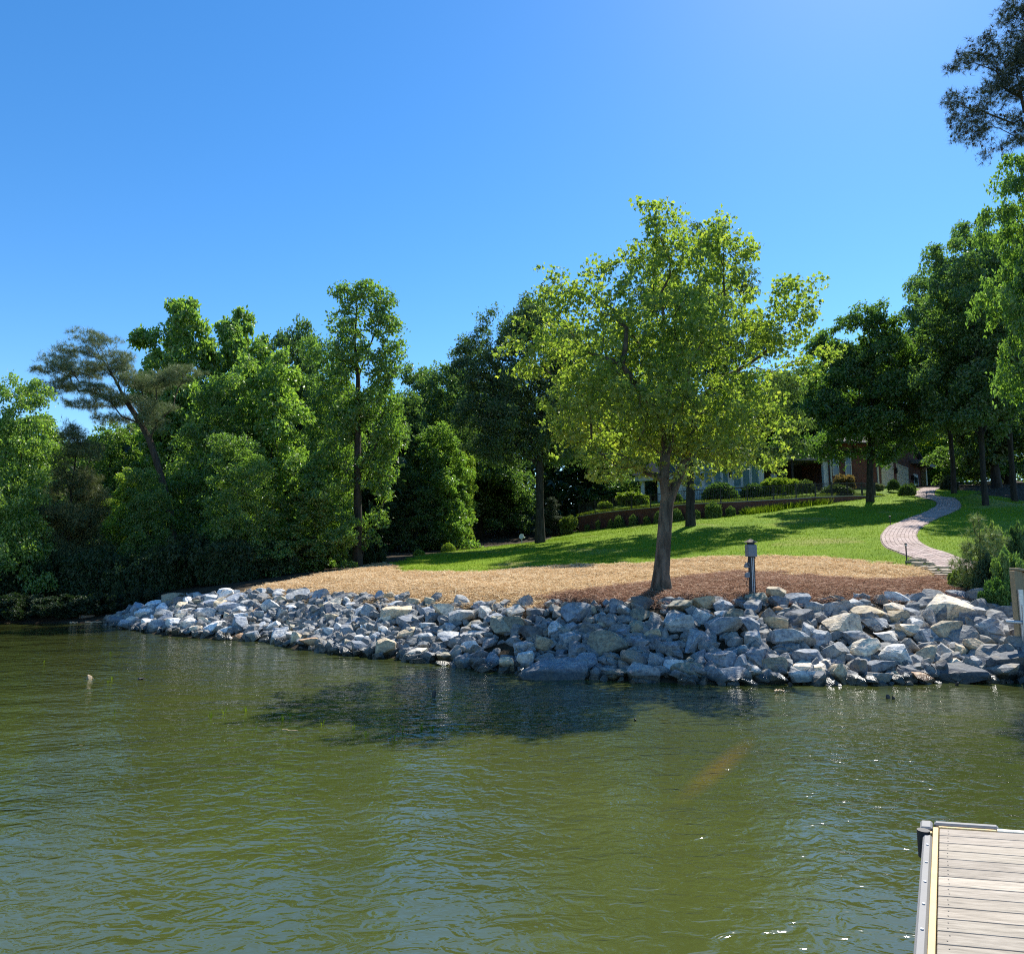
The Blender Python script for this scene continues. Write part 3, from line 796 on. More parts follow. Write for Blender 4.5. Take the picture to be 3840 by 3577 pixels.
# grass fringe along the wall top
n = 16000
fr = RNG.random(n) * (len(wp_) - 1); ii = fr.astype(int); ff = (fr - ii)[:, None]
WPa = np.array([tuple(p) for p in wp_])
P = WPa[ii] * (1 - ff) + WPa[np.minimum(ii + 1, len(wp_) - 1)] * ff
P[:, 1] += RNG.uniform(0.35, 1.5, n); P[:, 2] += -0.03
th = RNG.uniform(0, 2 * pi, n); ln = RNG.uniform(0.12, 0.32, n)[:, None]
S = np.stack([np.cos(th), np.sin(th), th * 0], 1) * 0.02
D = np.stack([RNG.normal(0, .35, n), RNG.normal(0, .35, n), np.ones(n)], 1) * ln
V = np.stack([P - S, P + S, P + D], 1).reshape(-1, 3)
tag(link('ground_cover', np_mesh('ground_cover', V, np.arange(n * 3).reshape(n, 3)), M['grass']), 'bright grassy ground cover along the top of the brick wall', 'ground cover', kind='stuff')
# planting strip below the wall, right of the clipped bushes
n = 5000
f = RNG.random(n)
A0, B0 = hit(2800, 1929), hit(3095, 1889)
P = np.array(A0)[None] * (1 - f)[:, None] + np.array(B0)[None] * f[:, None]
P[:, 0] += RNG.normal(0, .2, n); P[:, 1] += RNG.normal(0.1, .35, n); P[:, 2] = hgt(P[:, 0], P[:, 1])
th = RNG.uniform(0, 2 * pi, n); ln = RNG.uniform(0.2, 0.5, n)[:, None]
S = np.stack([np.cos(th), np.sin(th), th * 0], 1) * 0.022
D = np.stack([RNG.normal(0, .45, n), RNG.normal(0, .45, n), np.ones(n)], 1) * ln
V = np.stack([P - S, P + S, P + D], 1).reshape(-1, 3)
tag(link('liriope_border', np_mesh('liriope_border', V, np.arange(n * 3).reshape(n, 3)), M['grass']), 'strip of grassy clumps bordering the foot of the brick wall', 'border plants', kind='stuff')

fence = tag(empty('iron_fence', wtop[0].copy()), 'thin black iron railing along the top of the brick retaining wall', 'fence')
FH = 0.98
fp = []
acc = 0
SP = 1.72
line = [p + Vector((0.05, 0.2, -0.02)) for p in wall_pts(0.1)]
last = line[0]; fp.append(line[0]); acc = 0
for a, b in zip(line[:-1], line[1:]):
    acc += (b - a).length
    if acc >= SP: fp.append(b); acc = 0
for p in fp:
    m = MB().box((0, 0, FH / 2), (0.07, 0.07, FH + 0.06)); m.box((0, 0, FH + 0.05), (0.075, 0.075, 0.03))
    m.build('post', M['black'], fence, p - fence.location)
pk = MB()
for a, b in zip(fp[:-1], fp[1:]):
    for nm, z in (('top_rail', FH - 0.04), ('bottom_rail', 0.12)):
        MB().bar(a + Vector((0, 0, z)) - fence.location, b + Vector((0, 0, z)) - fence.location, 0.055, 0.045).build(nm, M['black'], fence)
    for j in range(1, 15):
        p = a.lerp(b, j / 15) - fence.location
        pk.bar(p + Vector((0, 0, .13)), p + Vector((0, 0, FH - 0.05)), 0.02, 0.02, (1, 0, 0))
tag(pk.build('pickets', M['black'], fence), kind='stuff')

# ------------------------------------------------------------------ house
house = tag(empty('lake_house', at(2870, 1850, 60)), 'house behind the trees with white sunroom and red brick garage wing', 'house')
H0 = house.location
def hb(mb, name, material, parent=None, bevel=0.0, uv=False, label=None):
    me = mb.mesh(name, bevel)
    if uv: box_uv(me)
    o = link(name, me, material, parent or house)
    if parent is None: o.location = -H0
    if label: o['label'] = label
    return o
class Wall:
    """a straight wall A -> B seen from the lake side; s metres along, z height"""
    def __init__(s, A, B):
        s.A, s.B = Vector((A.x, A.y, 0)), Vector((B.x, B.y, 0)); s.L = (s.B - s.A).length
        s.t = (s.B - s.A).normalized(); s.n = Vector((s.t.y, -s.t.x, 0))      # n points towards the viewer
    def P(s, x, z, out=0.0): return s.A + s.t * x + s.n * out + Vector((0, 0, z))
    def panel(s, mb, x0, x1, z0, z1, out0, out1):
        pts = [s.P(x, z, o) for o in (out0, out1) for x, z in ((x0, z0), (x1, z0), (x1, z1), (x0, z1))]
        return mb.add(pts, [(0,1,2,3),(7,6,5,4),(0,4,5,1),(1,5,6,2),(2,6,7,3),(3,7,4,0)])
    def s_at(s, u):                     # metres along at which the wall meets photo column u
        k = ray(u, 1780)[0]; d = s.B - s.A
        return s.L * (k * s.A.y - s.A.x) / (d.x - k * d.y)
def window(w, x0, x1, z0, z1, bars=0, glass='glass', frame=0.07, name='window'):
    mb = MB()
    for a, b, c, d in ((x0, x0 + frame, z0, z1), (x1 - frame, x1, z0, z1), (x0 + frame, x1 - frame, z1 - frame, z1), (x0 + frame, x1 - frame, z0, z0 + frame)): w.panel(mb, a, b, c, d, 0.003, 0.06)
    if bars: w.panel(mb, x0 + frame, x1 - frame, (z0 + z1) / 2 - .03, (z0 + z1) / 2 + .03, 0.003, 0.05)
    f = hb(mb, name, M['white'])
    p = hb(w.panel(MB(), x0 + frame, x1 - frame, z0 + frame, z1 - frame, 0.004, 0.02), 'pane', M[glass], f)
    return f
# sunroom, white, tall paired windows
SR = Wall(at(2556, 1800, 58), at(2866, 1800, 58.6))
z0, z1 = 6.7, 10.4
hb(SR.panel(MB(), 0, SR.L, z0 - 1, z1, -4.0, 0), 'sunroom_wall', M['white'])
for u0, u1 in ((2566, 2596), (2599, 2626), (2640, 2671), (2674, 2704), (2707, 2731), (2748, 2779), (2782, 2812), (2815, 2846)):
    window(SR, SR.s_at(u0), SR.s_at(u1), 7.9, 9.85, 0, 'teal')
def lantern(w, u, z):
    x = w.s_at(u)
    mb = w.panel(MB(), x - .05, x + .05, z - .06, z + .2, 0.003, 0.05); w.panel(mb, x - .10, x + .10, z - .22, z + .22, 0.06, 0.24); w.panel(mb, x - .13, x + .13, z + .22, z + .27, 0.04, 0.27)
    return hb(mb, 'wall_lantern', M['black'])
lantern(SR, 2632, 8.75); lantern(SR, 2737, 8.95)
rl = MB()
for x in np.arange(0.2, SR.L * 0.42, 0.13): SR.panel(rl, x, x + .03, 6.95, 7.75, 0.9, 0.93)
SR.panel(rl, 0.1, SR.L * .42, 7.75, 7.81, .87, .96); SR.panel(rl, 0.1, SR.L * .42, 6.88, 6.94, .87, .96)
hb(rl, 'porch_rail', M['white'])
# left porch with shingled hip roof
PA, PB = at(2402, 1800, 59.5), at(2566, 1800, 57.2)
PW = Wall(PA, PB)
hb(PW.panel(MB(), 0.3, PW.L - .2, 5.5, 8.6, -3.0, -2.2), 'porch_wall', M['dark_wall'])
for u in (2407, 2470, 2545):
    x = PW.s_at(u); hb(PW.panel(MB(), x - .14, x + .14, 5.6, 8.55, -.3, -.02), 'porch_column', M['white'])
hb(PW.panel(MB(), -.4, PW.L + .3, 8.5, 9.0, -.4, 0.25), 'porch_fascia', M['cream'])
e0, e1 = PW.P(-.6, 9.0, .5), PW.P(PW.L + .4, 9.0, .5); e2, e3 = PW.P(PW.L + .4, 9.0, -4), PW.P(-.6, 9.0, -4)
ap = PW.P(PW.L * .55, 11.4, -1.8)
hb(MB().add([e0, e1, e2, e3, ap], [(0,1,4),(1,2,4),(2,3,4),(3,0,4),(3,2,1,0)]), 'porch_roof', M['shingle'])
pd = PW.s_at(2500); window(PW, pd - .5, pd + .5, 6.4, 8.3)
# recessed back porch
RC = Wall(at(2866, 1800, 60.5), at(3108, 1800, 61.5))
hb(RC.panel(MB(), 0, RC.L, 6.5, 10.8, -4.3, -3.8), 'recess_wall', M['dark_wall'])
hb(RC.panel(MB(), -.2, RC.L, 10.55, 11.35, -4, 0.2), 'porch_beam', M['fascia'])
hb(RC.panel(MB(), 0, RC.L, 6.0, 7.35, -4.2, 0.0), 'porch_floor', M['fascia'])
for u in (2920, 2974):
    x = RC.s_at(u); hb(RC.panel(MB(), x - .07, x + .07, 7.353, 10.547, -.16, -.02), 'porch_post', M['dark_wall'])
BW = Wall(RC.P(0, 0, -3.78), RC.P(RC.L, 0, -3.78))
x0, x1 = RC.L * .44, RC.L * .70
for a, b in ((x0, (x0 + x1) / 2), ((x0 + x1) / 2, x1)): window(BW, a, b, 7.4, 9.8, 0, 'teal', 0.1, 'sliding_door')
x = RC.L - .25
hb(RC.panel(MB(), x - .25, x + .3, 7.353, 10.548, -.25, 0.05), 'white_pilaster', M['white'])
# brick wing and garage
GZ = 8.45
BR = Wall(at(3112, 1800, 61.3), at(3294, 1800, 62.3))
GW = Wall(at(3294, 1800, 62.3), at(3458, 1800, 76))
hb(BR.panel(MB(), 0, BR.L, 6.0, 12.2, -7, 0), 'brick_wall', M['brick'], uv=True)
for u0, u1 in ((3122, 3137), (3170, 3184)): window(BR, BR.s_at(u0), BR.s_at(u1) + .25, 9.2, 11.2, 1)
hb(BR.panel(MB(), .05, .16, 7.4, 12.0, 0.01, 0.12), 'downspout', M['cream'])
hb(BR.panel(MB(), BR.L - .13, BR.L - .01, 7.8, 12.0, 0.01, 0.12), 'downspout', M['cream'])
gm_ = GW.panel(MB(), 0, GW.L, 6.5, 12.2, -.3, 0)
mid_x = GW.L * .45
gm_.add([GW.P(0.5, 12.2, -.002), GW.P(GW.L - .5, 12.2, -.002), GW.P(mid_x, 15.4, -.002), GW.P(0.5, 12.2, -.3), GW.P(GW.L - .5, 12.2, -.3), GW.P(mid_x, 15.4, -.3)], [(0,1,2),(5,4,3),(1,4,5,2),(2,5,3,0)])
hb(gm_, 'garage_wall', M['brick'], uv=True)
hb(GW.panel(MB(), 0, GW.L, 6.5, 12.1, -7, -.31), 'garage_body', M['dark_wall'])
def garage_door(u0, u1, zt):
    a, b = GW.s_at(u0), GW.s_at(u1)
    mb = MB(); GW.panel(mb, a - .12, a, GZ - .3, zt + .12, 0.003, .07); GW.panel(mb, b, b + .12, GZ - .3, zt + .12, 0.003, .07); GW.panel(mb, a, b, zt, zt + .12, .003, .07)
    d = hb(mb, 'garage_door', M['cream'])
    n = 5
    for i in range(n):
        za, zb = GZ - .3 + (zt - GZ + .3) * i / n, GZ - .3 + (zt - GZ + .3) * (i + 1) / n - .02
        hb(GW.panel(MB(), a + .005, b - .005, za, zb, .003, .035), 'door_panel', M['cream'], d)
garage_door(3305, 3348, 10.95); garage_door(3362, 3404, 11.0)
a, b = GW.s_at(3424), GW.s_at(3440)
dr = hb(GW.panel(MB(), a, b, GZ - .2, 10.75, .003, .06), 'side_door', M['white'])
hb(GW.panel(MB(), a + .25, b - .25, GZ + .9, 10.45, .062, .07), 'pane', M['glass'], dr)
hb(GW.panel(MB(), b - .2, b - .1, GZ + .85, GZ + .95, .062, .12), 'handle', M['black'], dr)
for u, z in ((3303, 10.4), (3356, 10.3), (3418, 10.2)): lantern(GW, u, z)
hb(GW.panel(MB(), GW.L - .5, GW.L + .1, GZ - .6, 11.7, .01, .5), 'porch_column', M['cream'])
hb(GW.panel(MB(), GW.L * .72, GW.L + 1.6, 11.7, 12.1, -2, 1.1), 'porch_fascia', M['fascia'])
# roofs
def gable(w, x0, x1, ze, zr, out, back, name='roof'):
    mb = MB(); m = (out + back) / 2
    a = [w.P(x0, ze, out), w.P(x1, ze, out), w.P(x1, zr, m), w.P(x0, zr, m), w.P(x1, ze, back), w.P(x0, ze, back)]
    mb.slab([a[0], a[1], a[2], a[3]], (0, 0, -.14)); mb.slab([a[3], a[2], a[4], a[5]], (0, 0, -.14))
    return hb(mb, name, M['shingle'])
gable(SR, -.4, SR.L + .3, 10.45, 11.7, .6, -6)
gable(RC, -.1, RC.L + .2, 11.36, 11.9, .6, -9)
gable(BR, -.2, BR.L + .3, 12.25, 12.9, .5, -8)
rm = MB()
rm.slab([GW.P(-.3, 12.15, .4), GW.P(mid_x, 15.5, .4), GW.P(mid_x, 15.5, -7), GW.P(-.3, 12.15, -7)], (0, 0, .15)); rm.slab([GW.P(mid_x, 15.5, .4), GW.P(GW.L + .3, 12.15, .4), GW.P(GW.L + .3, 12.15, -7), GW.P(mid_x, 15.5, -7)], (0, 0, .15))
hb(rm, 'roof', M['shingle'])
#--TREES--
# ------------------------------------------------------------------ trees
def grow(rng, start, parents, pts, bf=0.35, seg=0.6, wob=0.08):
    nodes = [np.array(p, float) for p in start]; par = list(parents)
    pl = [0.0] * len(nodes)
    for i in range(len(nodes)):
        if par[i] >= 0: pl[i] = pl[par[i]] + np.linalg.norm(nodes[i] - nodes[par[i]])
    pts = np.asarray(pts, float)
    best = np.full(len(pts), 1e9); who = np.zeros(len(pts), int)
    def upd(i):
        d = np.linalg.norm(pts - nodes[i], axis=1) + bf * pl[i]
        m = d < best; best[m] = d[m]; who[m] = i
    for i in range(len(nodes)): upd(i)
    done = np.zeros(len(pts), bool); tips = np.zeros(len(pts), int)
    for _ in range(len(pts)):
        c = np.where(done, 1e9, best); j = int(np.argmin(c)); done[j] = True
        k = who[j]; a = nodes[k]; b = pts[j]; L = np.linalg.norm(b - a); n = max(1, int(L / seg))
        for s in range(1, n + 1):
            q = a + (b - a) * s / n
            if s < n: q = q + rng.normal(0, wob * L / n, 3) + np.array([0, 0, 0.06 * L * math.sin(pi * s / n)])
            nodes.append(q); par.append(k); pl.append(pl[k] + L / n); k = len(nodes) - 1; upd(k)
        tips[j] = k
    return np.array(nodes), np.array(par), tips

def radii(nodes, par, base, tip):
    n = len(nodes); kids = np.bincount(par[par >= 0], minlength=n)
    e = math.log(max(3, (kids == 0).sum())) / math.log(base / tip)
    acc = np.where(kids == 0, tip ** e, 0.0)
    for i in range(n - 1, 0, -1):
        if par[i] >= 0: acc[par[i]] += acc[i]
    return acc ** (1 / e)

def limbs(nodes, par, r, min_r=0.0, flare=0.0, z0=0.0):
    n = len(nodes); ch = [[] for _ in range(n)]
    for i in range(n):
        if par[i] >= 0: ch[par[i]].append(i)
    V, Q = [], []; stack = [(0, -1)]
    while stack:
        s, p = stack.pop(); chain = [p] if p >= 0 else []; c = s
        while True:
            chain.append(c)
            k = [x for x in ch[c] if r[x] >= min_r]
            if not k: break
            k.sort(key=lambda x: -r[x])
            for x in k[1:]: stack.append((x, c))
            c = k[0]
        if len(chain) < 2: continue
        P = nodes[chain]; R = r[chain].copy()
        if p >= 0: R[0] = min(R[0], R[1] * 1.25)
        if flare and p < 0: R = R * (1 + flare * np.exp(-(P[:, 2] - z0) / 0.35))
        ns = 12 if R.max() > 0.12 else (6 if R.max() > 0.04 else 3)
        T = np.gradient(P, axis=0); T /= np.linalg.norm(T, axis=1)[:, None] + 1e-9
        x = np.cross(T[0], [0.3, 0.9, 0.1]); x /= np.linalg.norm(x) + 1e-9
        base = len(V)
        for i in range(len(P)):
            x = x - T[i] * x.dot(T[i]); x /= np.linalg.norm(x) + 1e-9; y = np.cross(T[i], x)
            for k in range(ns):
                a = 2 * pi * k / ns
                f = 1.0 + (0.10 * sin(3 * a + 1.3 * i * 0.3) + 0.06 * sin(5 * a + i * 0.7) if R[i] > 0.1 else 0)
                V.append(P[i] + (x * cos(a) + y * sin(a)) * R[i] * f)
        for i in range(len(P) - 1):
            for k in range(ns): Q.append((base + i * ns + k, base + i * ns + (k + 1) % ns, base + (i + 1) * ns + (k + 1) % ns, base + (i + 1) * ns + k))
    return V, Q

LEAF = {   # outline, faces; x across, y along the leaf
    'blade': (np.array([(0, 0, 0), (-.30, .45, .10), (0, 1, -.12), (.30, .45, .10)]), [(0, 2, 1), (0, 3, 2)]),
    'narrow': (np.array([(0, 0, 0), (-.13, .45, .05), (0, 1, -.1), (.13, .45, .05)]), [(0, 2, 1), (0, 3, 2)]),
    'maple': (np.array([(0, .35, 0), (0, 0, 0), (-.36, .05, .06), (-.55, .50, -.10), (-.22, .52, .08), (0, 1.0, -.16), (.22, .52, .08), (.55, .50, -.10), (.36, .05, .06)]), [(0, 2, 1), (0, 3, 2), (0, 4, 3), (0, 5, 4), (0, 6, 5), (0, 7, 6), (0, 8, 7), (0, 1, 8)]),
    'spray': (np.concatenate([np.array([(0, 0, 0), (-.24, .45, .08), (0, 1, -.1), (.24, .45, .08)]) @ np.array([[cos(a), sin(a), 0], [-sin(a), cos(a), z], [0, 0, 1]]) * s for a, z, s in ((0, .1, 1), (1.0, -.15, .8), (-1.05, .05, .85))]),
              [(0, 2, 1), (0, 3, 2), (4, 6, 5), (4, 7, 6), (8, 10, 9), (8, 11, 10)]),
}
def tuft_shape(n, spread, w, seed):
    r = np.random.default_rng(seed); V, Fc = [], []
    for i in range(n):
        a = 2 * pi * i / n + r.uniform(-.3, .3); e = r.uniform(.15, 1.35) if spread > 1 else r.uniform(.5, 1.4)
        d = np.array([cos(a) * cos(e), sin(e), sin(a) * cos(e)]); s = np.cross(d, [.3, .5, .8]); s /= np.linalg.norm(s)
        V += [s * w, -s * w, d * r.uniform(.8, 1.1)]; Fc.append((3 * i, 3 * i + 1, 3 * i + 2))
    return np.array(V), Fc
LEAF['tuft'] = tuft_shape(11, 2, .022, 3)
LEAF['tuft_big'] = tuft_shape(13, 2, .026, 5)

def leaves(rng, P, size, shape, up=0.7, droop=0.0, sizevar=0.35):
    n = len(P); T, Fc = LEAF[shape]; Fc = np.array(Fc)
    Nn = rng.normal(0, 1, (n, 3)); Nn[:, 2] = np.abs(Nn[:, 2]) * 0.6 + up; Nn /= np.linalg.norm(Nn, axis=1)[:, None]
    A = rng.normal(0, 1, (n, 3)); A[:, 2] -= droop
    Y = A - Nn * (A * Nn).sum(1)[:, None]; Y /= np.linalg.norm(Y, axis=1)[:, None] + 1e-9
    X = np.cross(Y, Nn)
    S = (size * rng.uniform(1 - sizevar, 1 + sizevar, n))[:, None, None]
    V = P[:, None, :] + S * (T[None, :, 0:1] * X[:, None, :] + T[None, :, 1:2] * Y[:, None, :] + T[None, :, 2:3] * Nn[:, None, :])
    k = len(T)
    return V.reshape(-1, 3), (Fc[None] + (np.arange(n) * k)[:, None, None]).reshape(-1, 3)

def scatter(rng, ell, n, dmin, shell=0.3, hole=0.0, wl=2.2):
    """cluster centres spread through a union of ellipsoids (cx,cy,cz,rx,ry,rz)"""
    ell = np.array(ell, float); vol = ell[:, 3] * ell[:, 4] * ell[:, 5]; out = []
    tries = 0
    HK = rng.normal(0, 1, (5, 3)); HK *= (2 * pi / wl / np.linalg.norm(HK, axis=1))[:, None]; HP = rng.uniform(0, 6.28, 5)
    while len(out) < n and tries < n * 40:
        tries += 1
        e = ell[rng.choice(len(ell), p=vol / vol.sum())]
        d = rng.normal(0, 1, 3); d /= np.linalg.norm(d)
        p = e[:3] + d * e[3:] * rng.random() ** shell
        if hole and np.sin(HK @ p + HP).sum() < hole - 1: continue
        if out and np.min(np.sum((np.array(out) - p) ** 2, 1)) < dmin ** 2: continue
        out.append(p)
    return np.array(out)

def blob(rng, C, per, rad, flat=0.65):
    k = rng.poisson(per, len(C)); idx_ = np.repeat(np.arange(len(C)), k)
    rr = rad * rng.uniform(.7, 1.25, len(C))[idx_][:, None]
    m = len(idx_)                                   # a leafy spray: a crisp tilted saucer with a thinner underside
    d = rng.normal(0, 1, (m, 3)); d /= np.linalg.norm(d, axis=1)[:, None]
    d *= (rng.random(m) ** .42)[:, None] * np.where(rng.random(m) < .12, 1.35, 1.0)[:, None]
    d[:, 2] *= flat
    tl = rng.normal(0, .35, (len(C), 2))[idx_]
    d[:, 2] += tl[:, 0] * d[:, 0] + tl[:, 1] * d[:, 1] - 0.22 * (d[:, 0] ** 2 + d[:, 1] ** 2)
    return C[idx_] + d * rr * 1.08

def tree_object(name, loc, label, cat, group, nodes, par, r, barkm, LV, LF, leafm, color, min_r=0.012, flare=0.4, crown_name='crown'):
    t = tag(empty(name, loc), label, cat, group)
    V, Q = limbs(nodes, par, r, min_r, flare, nodes[0][2])
    tr = link('trunk', np_mesh('trunk', V, Q, True), barkm, t)
    cr = link(crown_name, np_mesh(crown_name, LV, LF, False), leafm, t, color=color)
    return t, [tr, cr]

def trunk_line(pts): return [np.array(p, float) for p in pts], [-1] + list(range(len(pts) - 1))

# ---- the maple on the mulch, limb by limb after the photo (x, y offsets from its foot)
mb_ = hit(2480, 2218)
YM = mb_.y
def mp(u, v, dy=0.0): p = at(u, v, YM + dy); return np.array([p.x - mb_.x, p.y - mb_.y, p.z - mb_.z])
rng = np.random.default_rng(21)
st = [np.array([0, 0, -0.15]), mp(2482, 2150), mp(2490, 2060), mp(2497, 1960), mp(2503, 1880),
      mp(2492, 1800, -.1), mp(2495, 1720, -.15), mp(2502, 1640, -.2), mp(2490, 1570, -.2),           # 5-8 left stem
      mp(2440, 1520, -.4), mp(2385, 1440, -.7), mp(2330, 1370, -1.0), mp(2285, 1352, -1.2),           # 9-12 left limb
      mp(2500, 1500, .2), mp(2515, 1420, .4), mp(2545, 1330, .5), mp(2600, 1240, .7),                  # 13-16 leader
      mp(2535, 1810, .15), mp(2570, 1730, .3), mp(2590, 1640, .5), mp(2610, 1540, .7), mp(2680, 1440, .9), mp(2780, 1380, 1.2),   # 17-22 right stem
      mp(2345, 1310, -1.1), mp(2350, 1230, -1.3)]
pa = [-1, 0, 1, 2, 3, 4, 5, 6, 7, 8, 9, 10, 11, 8, 13, 14, 15, 4, 17, 18, 19, 20, 21, 11, 23]
def ce(cx, cy, rx, rz, dy=0.0, ry=None):   # crown lobe given in crop pixels (origin 1700,700, 0.7545 px)
    k = .7545; p = mp(1700 + cx * k, 700 + cy * k, dy); m = px(k, YM + dy)
    return (*p, rx * m, (ry or rx * 0.8) * m, rz * m)
lob = [ce(1060, 230, 190, 150), ce(1200, 420, 330, 260, .3), ce(560, 560, 260, 140, -.4), ce(430, 820, 230, 110, -.3), ce(900, 800, 520, 300, 0, 520),
       ce(1500, 620, 300, 220, .2), ce(1640, 820, 260, 160, .4), ce(1560, 380, 110, 60, .2), ce(850, 1080, 430, 200, -.2, 450), ce(1450, 1100, 260, 210, .3), ce(1100, 1180, 420, 140, 0, 420),
       ce(680, 1240, 150, 70, -.3), ce(480, 1130, 70, 60, -.5), ce(1820, 860, 90, 70, .4), ce(930, 100, 100, 95), ce(1010, 130, 90, 80), ce(1270, 140, 80, 60), ce(1200, 1310, 330, 70, 0, 360), ce(760, 400, 110, 60, -.3), ce(1000, 420, 190, 180, -.2),
       ce(760, 1400, 190, 80, -.5), ce(640, 1470, 90, 60, -.7), ce(1390, 1340, 190, 60, .6), ce(1560, 1330, 90, 50, .9), ce(1060, 1390, 210, 60, -.6), ce(880, 1330, 200, 70, .8)]
C = scatter(rng, lob, 540, 0.36, 0.42, .25, 1.9)
C = C[C[:, 2] > 1.7]
tw = []
for i_ in rng.choice(len(C), 90):                       # twigs that stick out of the crown
    d_ = C[i_] - np.array([0.2, 0, 5.2]); d_ /= np.linalg.norm(d_)
    if (C @ d_).max() - C[i_] @ d_ > .75: continue
    d_ += rng.normal(0, .35, 3); d_[2] += .25; d_ /= np.linalg.norm(d_)
    tw += [C[i_] + d_ * t_ for t_ in np.arange(.22, rng.uniform(.5, 1.05), .2)]
tw = np.array(tw); CB = C; C = np.concatenate([C, tw])
nodes, par, tips = grow(rng, st, pa, C, 0.30, 0.45, 0.10)
r = radii(nodes, par, 0.235, 0.006)
want = [.175, .17, .165, .16, .155, .115, .12, .115, .11, .09, .082, .074, .068, .085, .08, .07, .055, .12, .112, .10, .09, .07, .055, .06, .05]
for i_, w_ in enumerate(want): r[i_] = w_
for i_ in range(len(want), len(r)): r[i_] = min(r[i_], r[par[i_]] * .9)
LP = np.concatenate([blob(rng, CB, 62, 0.33, 0.62), blob(rng, tw, 10, 0.15, 0.9)])
LV, LF = leaves(rng, LP, 0.09, 'maple', 0.25, 0.9)
maple, maple_k = tree_object('maple_tree', mb_, 'large yellow green maple with forked trunk standing on the mulch above the rocks', 'tree', None, nodes, par, r, M['bark_grey'], LV, LF, M['leaf_maple'], (0.195, 0.265, 0.06), 0.007, 0.75)

# ---- prototypes for the woods: each is built once and then placed and copied
def broad(seed, H, lob, n, dmin, per, rad, leaf, lsize, base, low, up=0.2, droop=0.5, lean=0.0, flat=0.65):
    rng = np.random.default_rng(seed)
    st, pa = trunk_line([(lean * (i / 7) ** 2 + rng.normal(0, .05), rng.normal(0, .05), H * 0.86 * i / 7 - (0.2 if i == 0 else 0)) for i in range(8)])
    C = scatter(rng, lob, n, dmin, 0.33, .7, H * .2); C = C[C[:, 2] > low]
    nodes, par, tips = grow(rng, st, pa, C, 0.5, 0.7, 0.08)
    r = radii(nodes, par, base, 0.008)
    LP = blob(rng, C, per, rad, flat)
    LV, LF = leaves(rng, LP, lsize, leaf, up, droop)
    return nodes, par, r, LV, LF
PROTO = {}
def lobes(seed, H, W, z0, n, kind='oval'):
    rng = np.random.default_rng(seed); out = []
    for i in range(n):
        t = (i + 0.5) / n; z = z0 + (H - z0) * t
        prof = {'oval': sin(pi * (0.12 + 0.80 * t)) ** 0.8, 'edge': (1 - 0.55 * t) * min(1, 0.7 + t * 2), 'cone': (1 - t) ** 0.85 + .06, 'round': sin(pi * (0.2 + .72 * t)) ** .6}[kind]
        w = W / 2 * prof; a = rng.uniform(0, 6.28); off = w * rng.uniform(.25, .55)
        out.append((cos(a) * off, sin(a) * off, z, w * rng.uniform(.5, .75), w * rng.uniform(.5, .75), (H - z0) / n * rng.uniform(.7, 1.1)))
        for _ in range(2):
            b = rng.uniform(0, 6.28); f = rng.uniform(.8, 1.08); s_ = rng.uniform(.09, .17) * W
            out.append((cos(b) * w * f, sin(b) * w * f, z + rng.uniform(-.4, .6), s_, s_, s_ * .7))
        a += 2.3 + rng.uniform(-.5, .5)
        out.append((cos(a) * off, sin(a) * off, z + rng.uniform(-.3, .3), w * rng.uniform(.45, .7), w * rng.uniform(.45, .7), (H - z0) / n * rng.uniform(.6, 1.0)))
    return out
PROTO['poplar'] = (12, 5.5, broad(31, 12, lobes(31, 11.8, 5.0, 1.6, 9), 290, 0.62, 170, 0.46, 'blade', 0.22, 0.17, 1.2))
PROTO['edge'] = (11, 7.0, broad(32, 11, lobes(32, 10.7, 6.4, 0.3, 8, 'edge'), 330, 0.76, 185, 0.52, 'blade', 0.17, 0.16, 0.15))
PROTO['edge_two'] = (11, 6.5, broad(37, 11, lobes(37, 10.7, 6.0, 0.3, 9, 'edge'), 320, 0.72, 170, 0.48, 'blade', 0.21, 0.15, 0.15))
PROTO['round'] = (12, 8.0, broad(33, 12, lobes(33, 11.8, 7.6, 2.4, 7, 'round'), 330, 0.82, 165, 0.55, 'blade', 0.21, 0.2, 2.0))
PROTO['cedar'] = (8, 4.0, broad(34, 8, lobes(34, 8.0, 3.6, 0.2, 10, 'cone'), 620, 0.28, 30, 0.34, 'tuft', 0.22, 0.12, 0.1, 0.9, -0.4))
PROTO['tall_round'] = (16, 8.0, broad(35, 16, lobes(35, 15.8, 7.6, 5.0, 8, 'round'), 340, 0.86, 175, 0.56, 'blade', 0.20, 0.15, 4.2))
proto_obj = {}
FOREST = 'trees of the wood'
def place(kind, u, Y, vtop, wpx, color, label, group=FOREST, rz=None, name=None, cat='tree', xy=None):
    H, W, (nodes, par, r, LV, LF) = PROTO[kind]
    g = ground(u, Y)
    sz = (at(u, vtop, Y).z - g.z) / H; sx = px(wpx, Y) / W
    rz = rnd.uniform(0, 6.28) if rz is None else rz
    nm = name or {'cedar': 'cedar_tree'}.get(kind, 'broadleaf_tree')
    if kind not in proto_obj:
        t, kids = tree_object(nm, g, label, cat, group, nodes, par, r, M['bark'], LV, LF, M['needle'] if kind == 'cedar' else M['leaf'], color, 0.014)
        proto_obj[kind] = (t, kids); t.scale = (sx, sx, sz); t.rotation_euler.z = rz
    else:
        t = copy_tree(*proto_obj[kind], g, rz, (sx, sx, sz), color); t.name = nm
        tag(t, label, cat, group)
    return t
LG, MG, DG, YG, OL = (0.175, 0.270, 0.060), (0.135, 0.220, 0.050), (0.090, 0.152, 0.046), (0.22, 0.30, 0.050), (0.140, 0.165, 0.065)
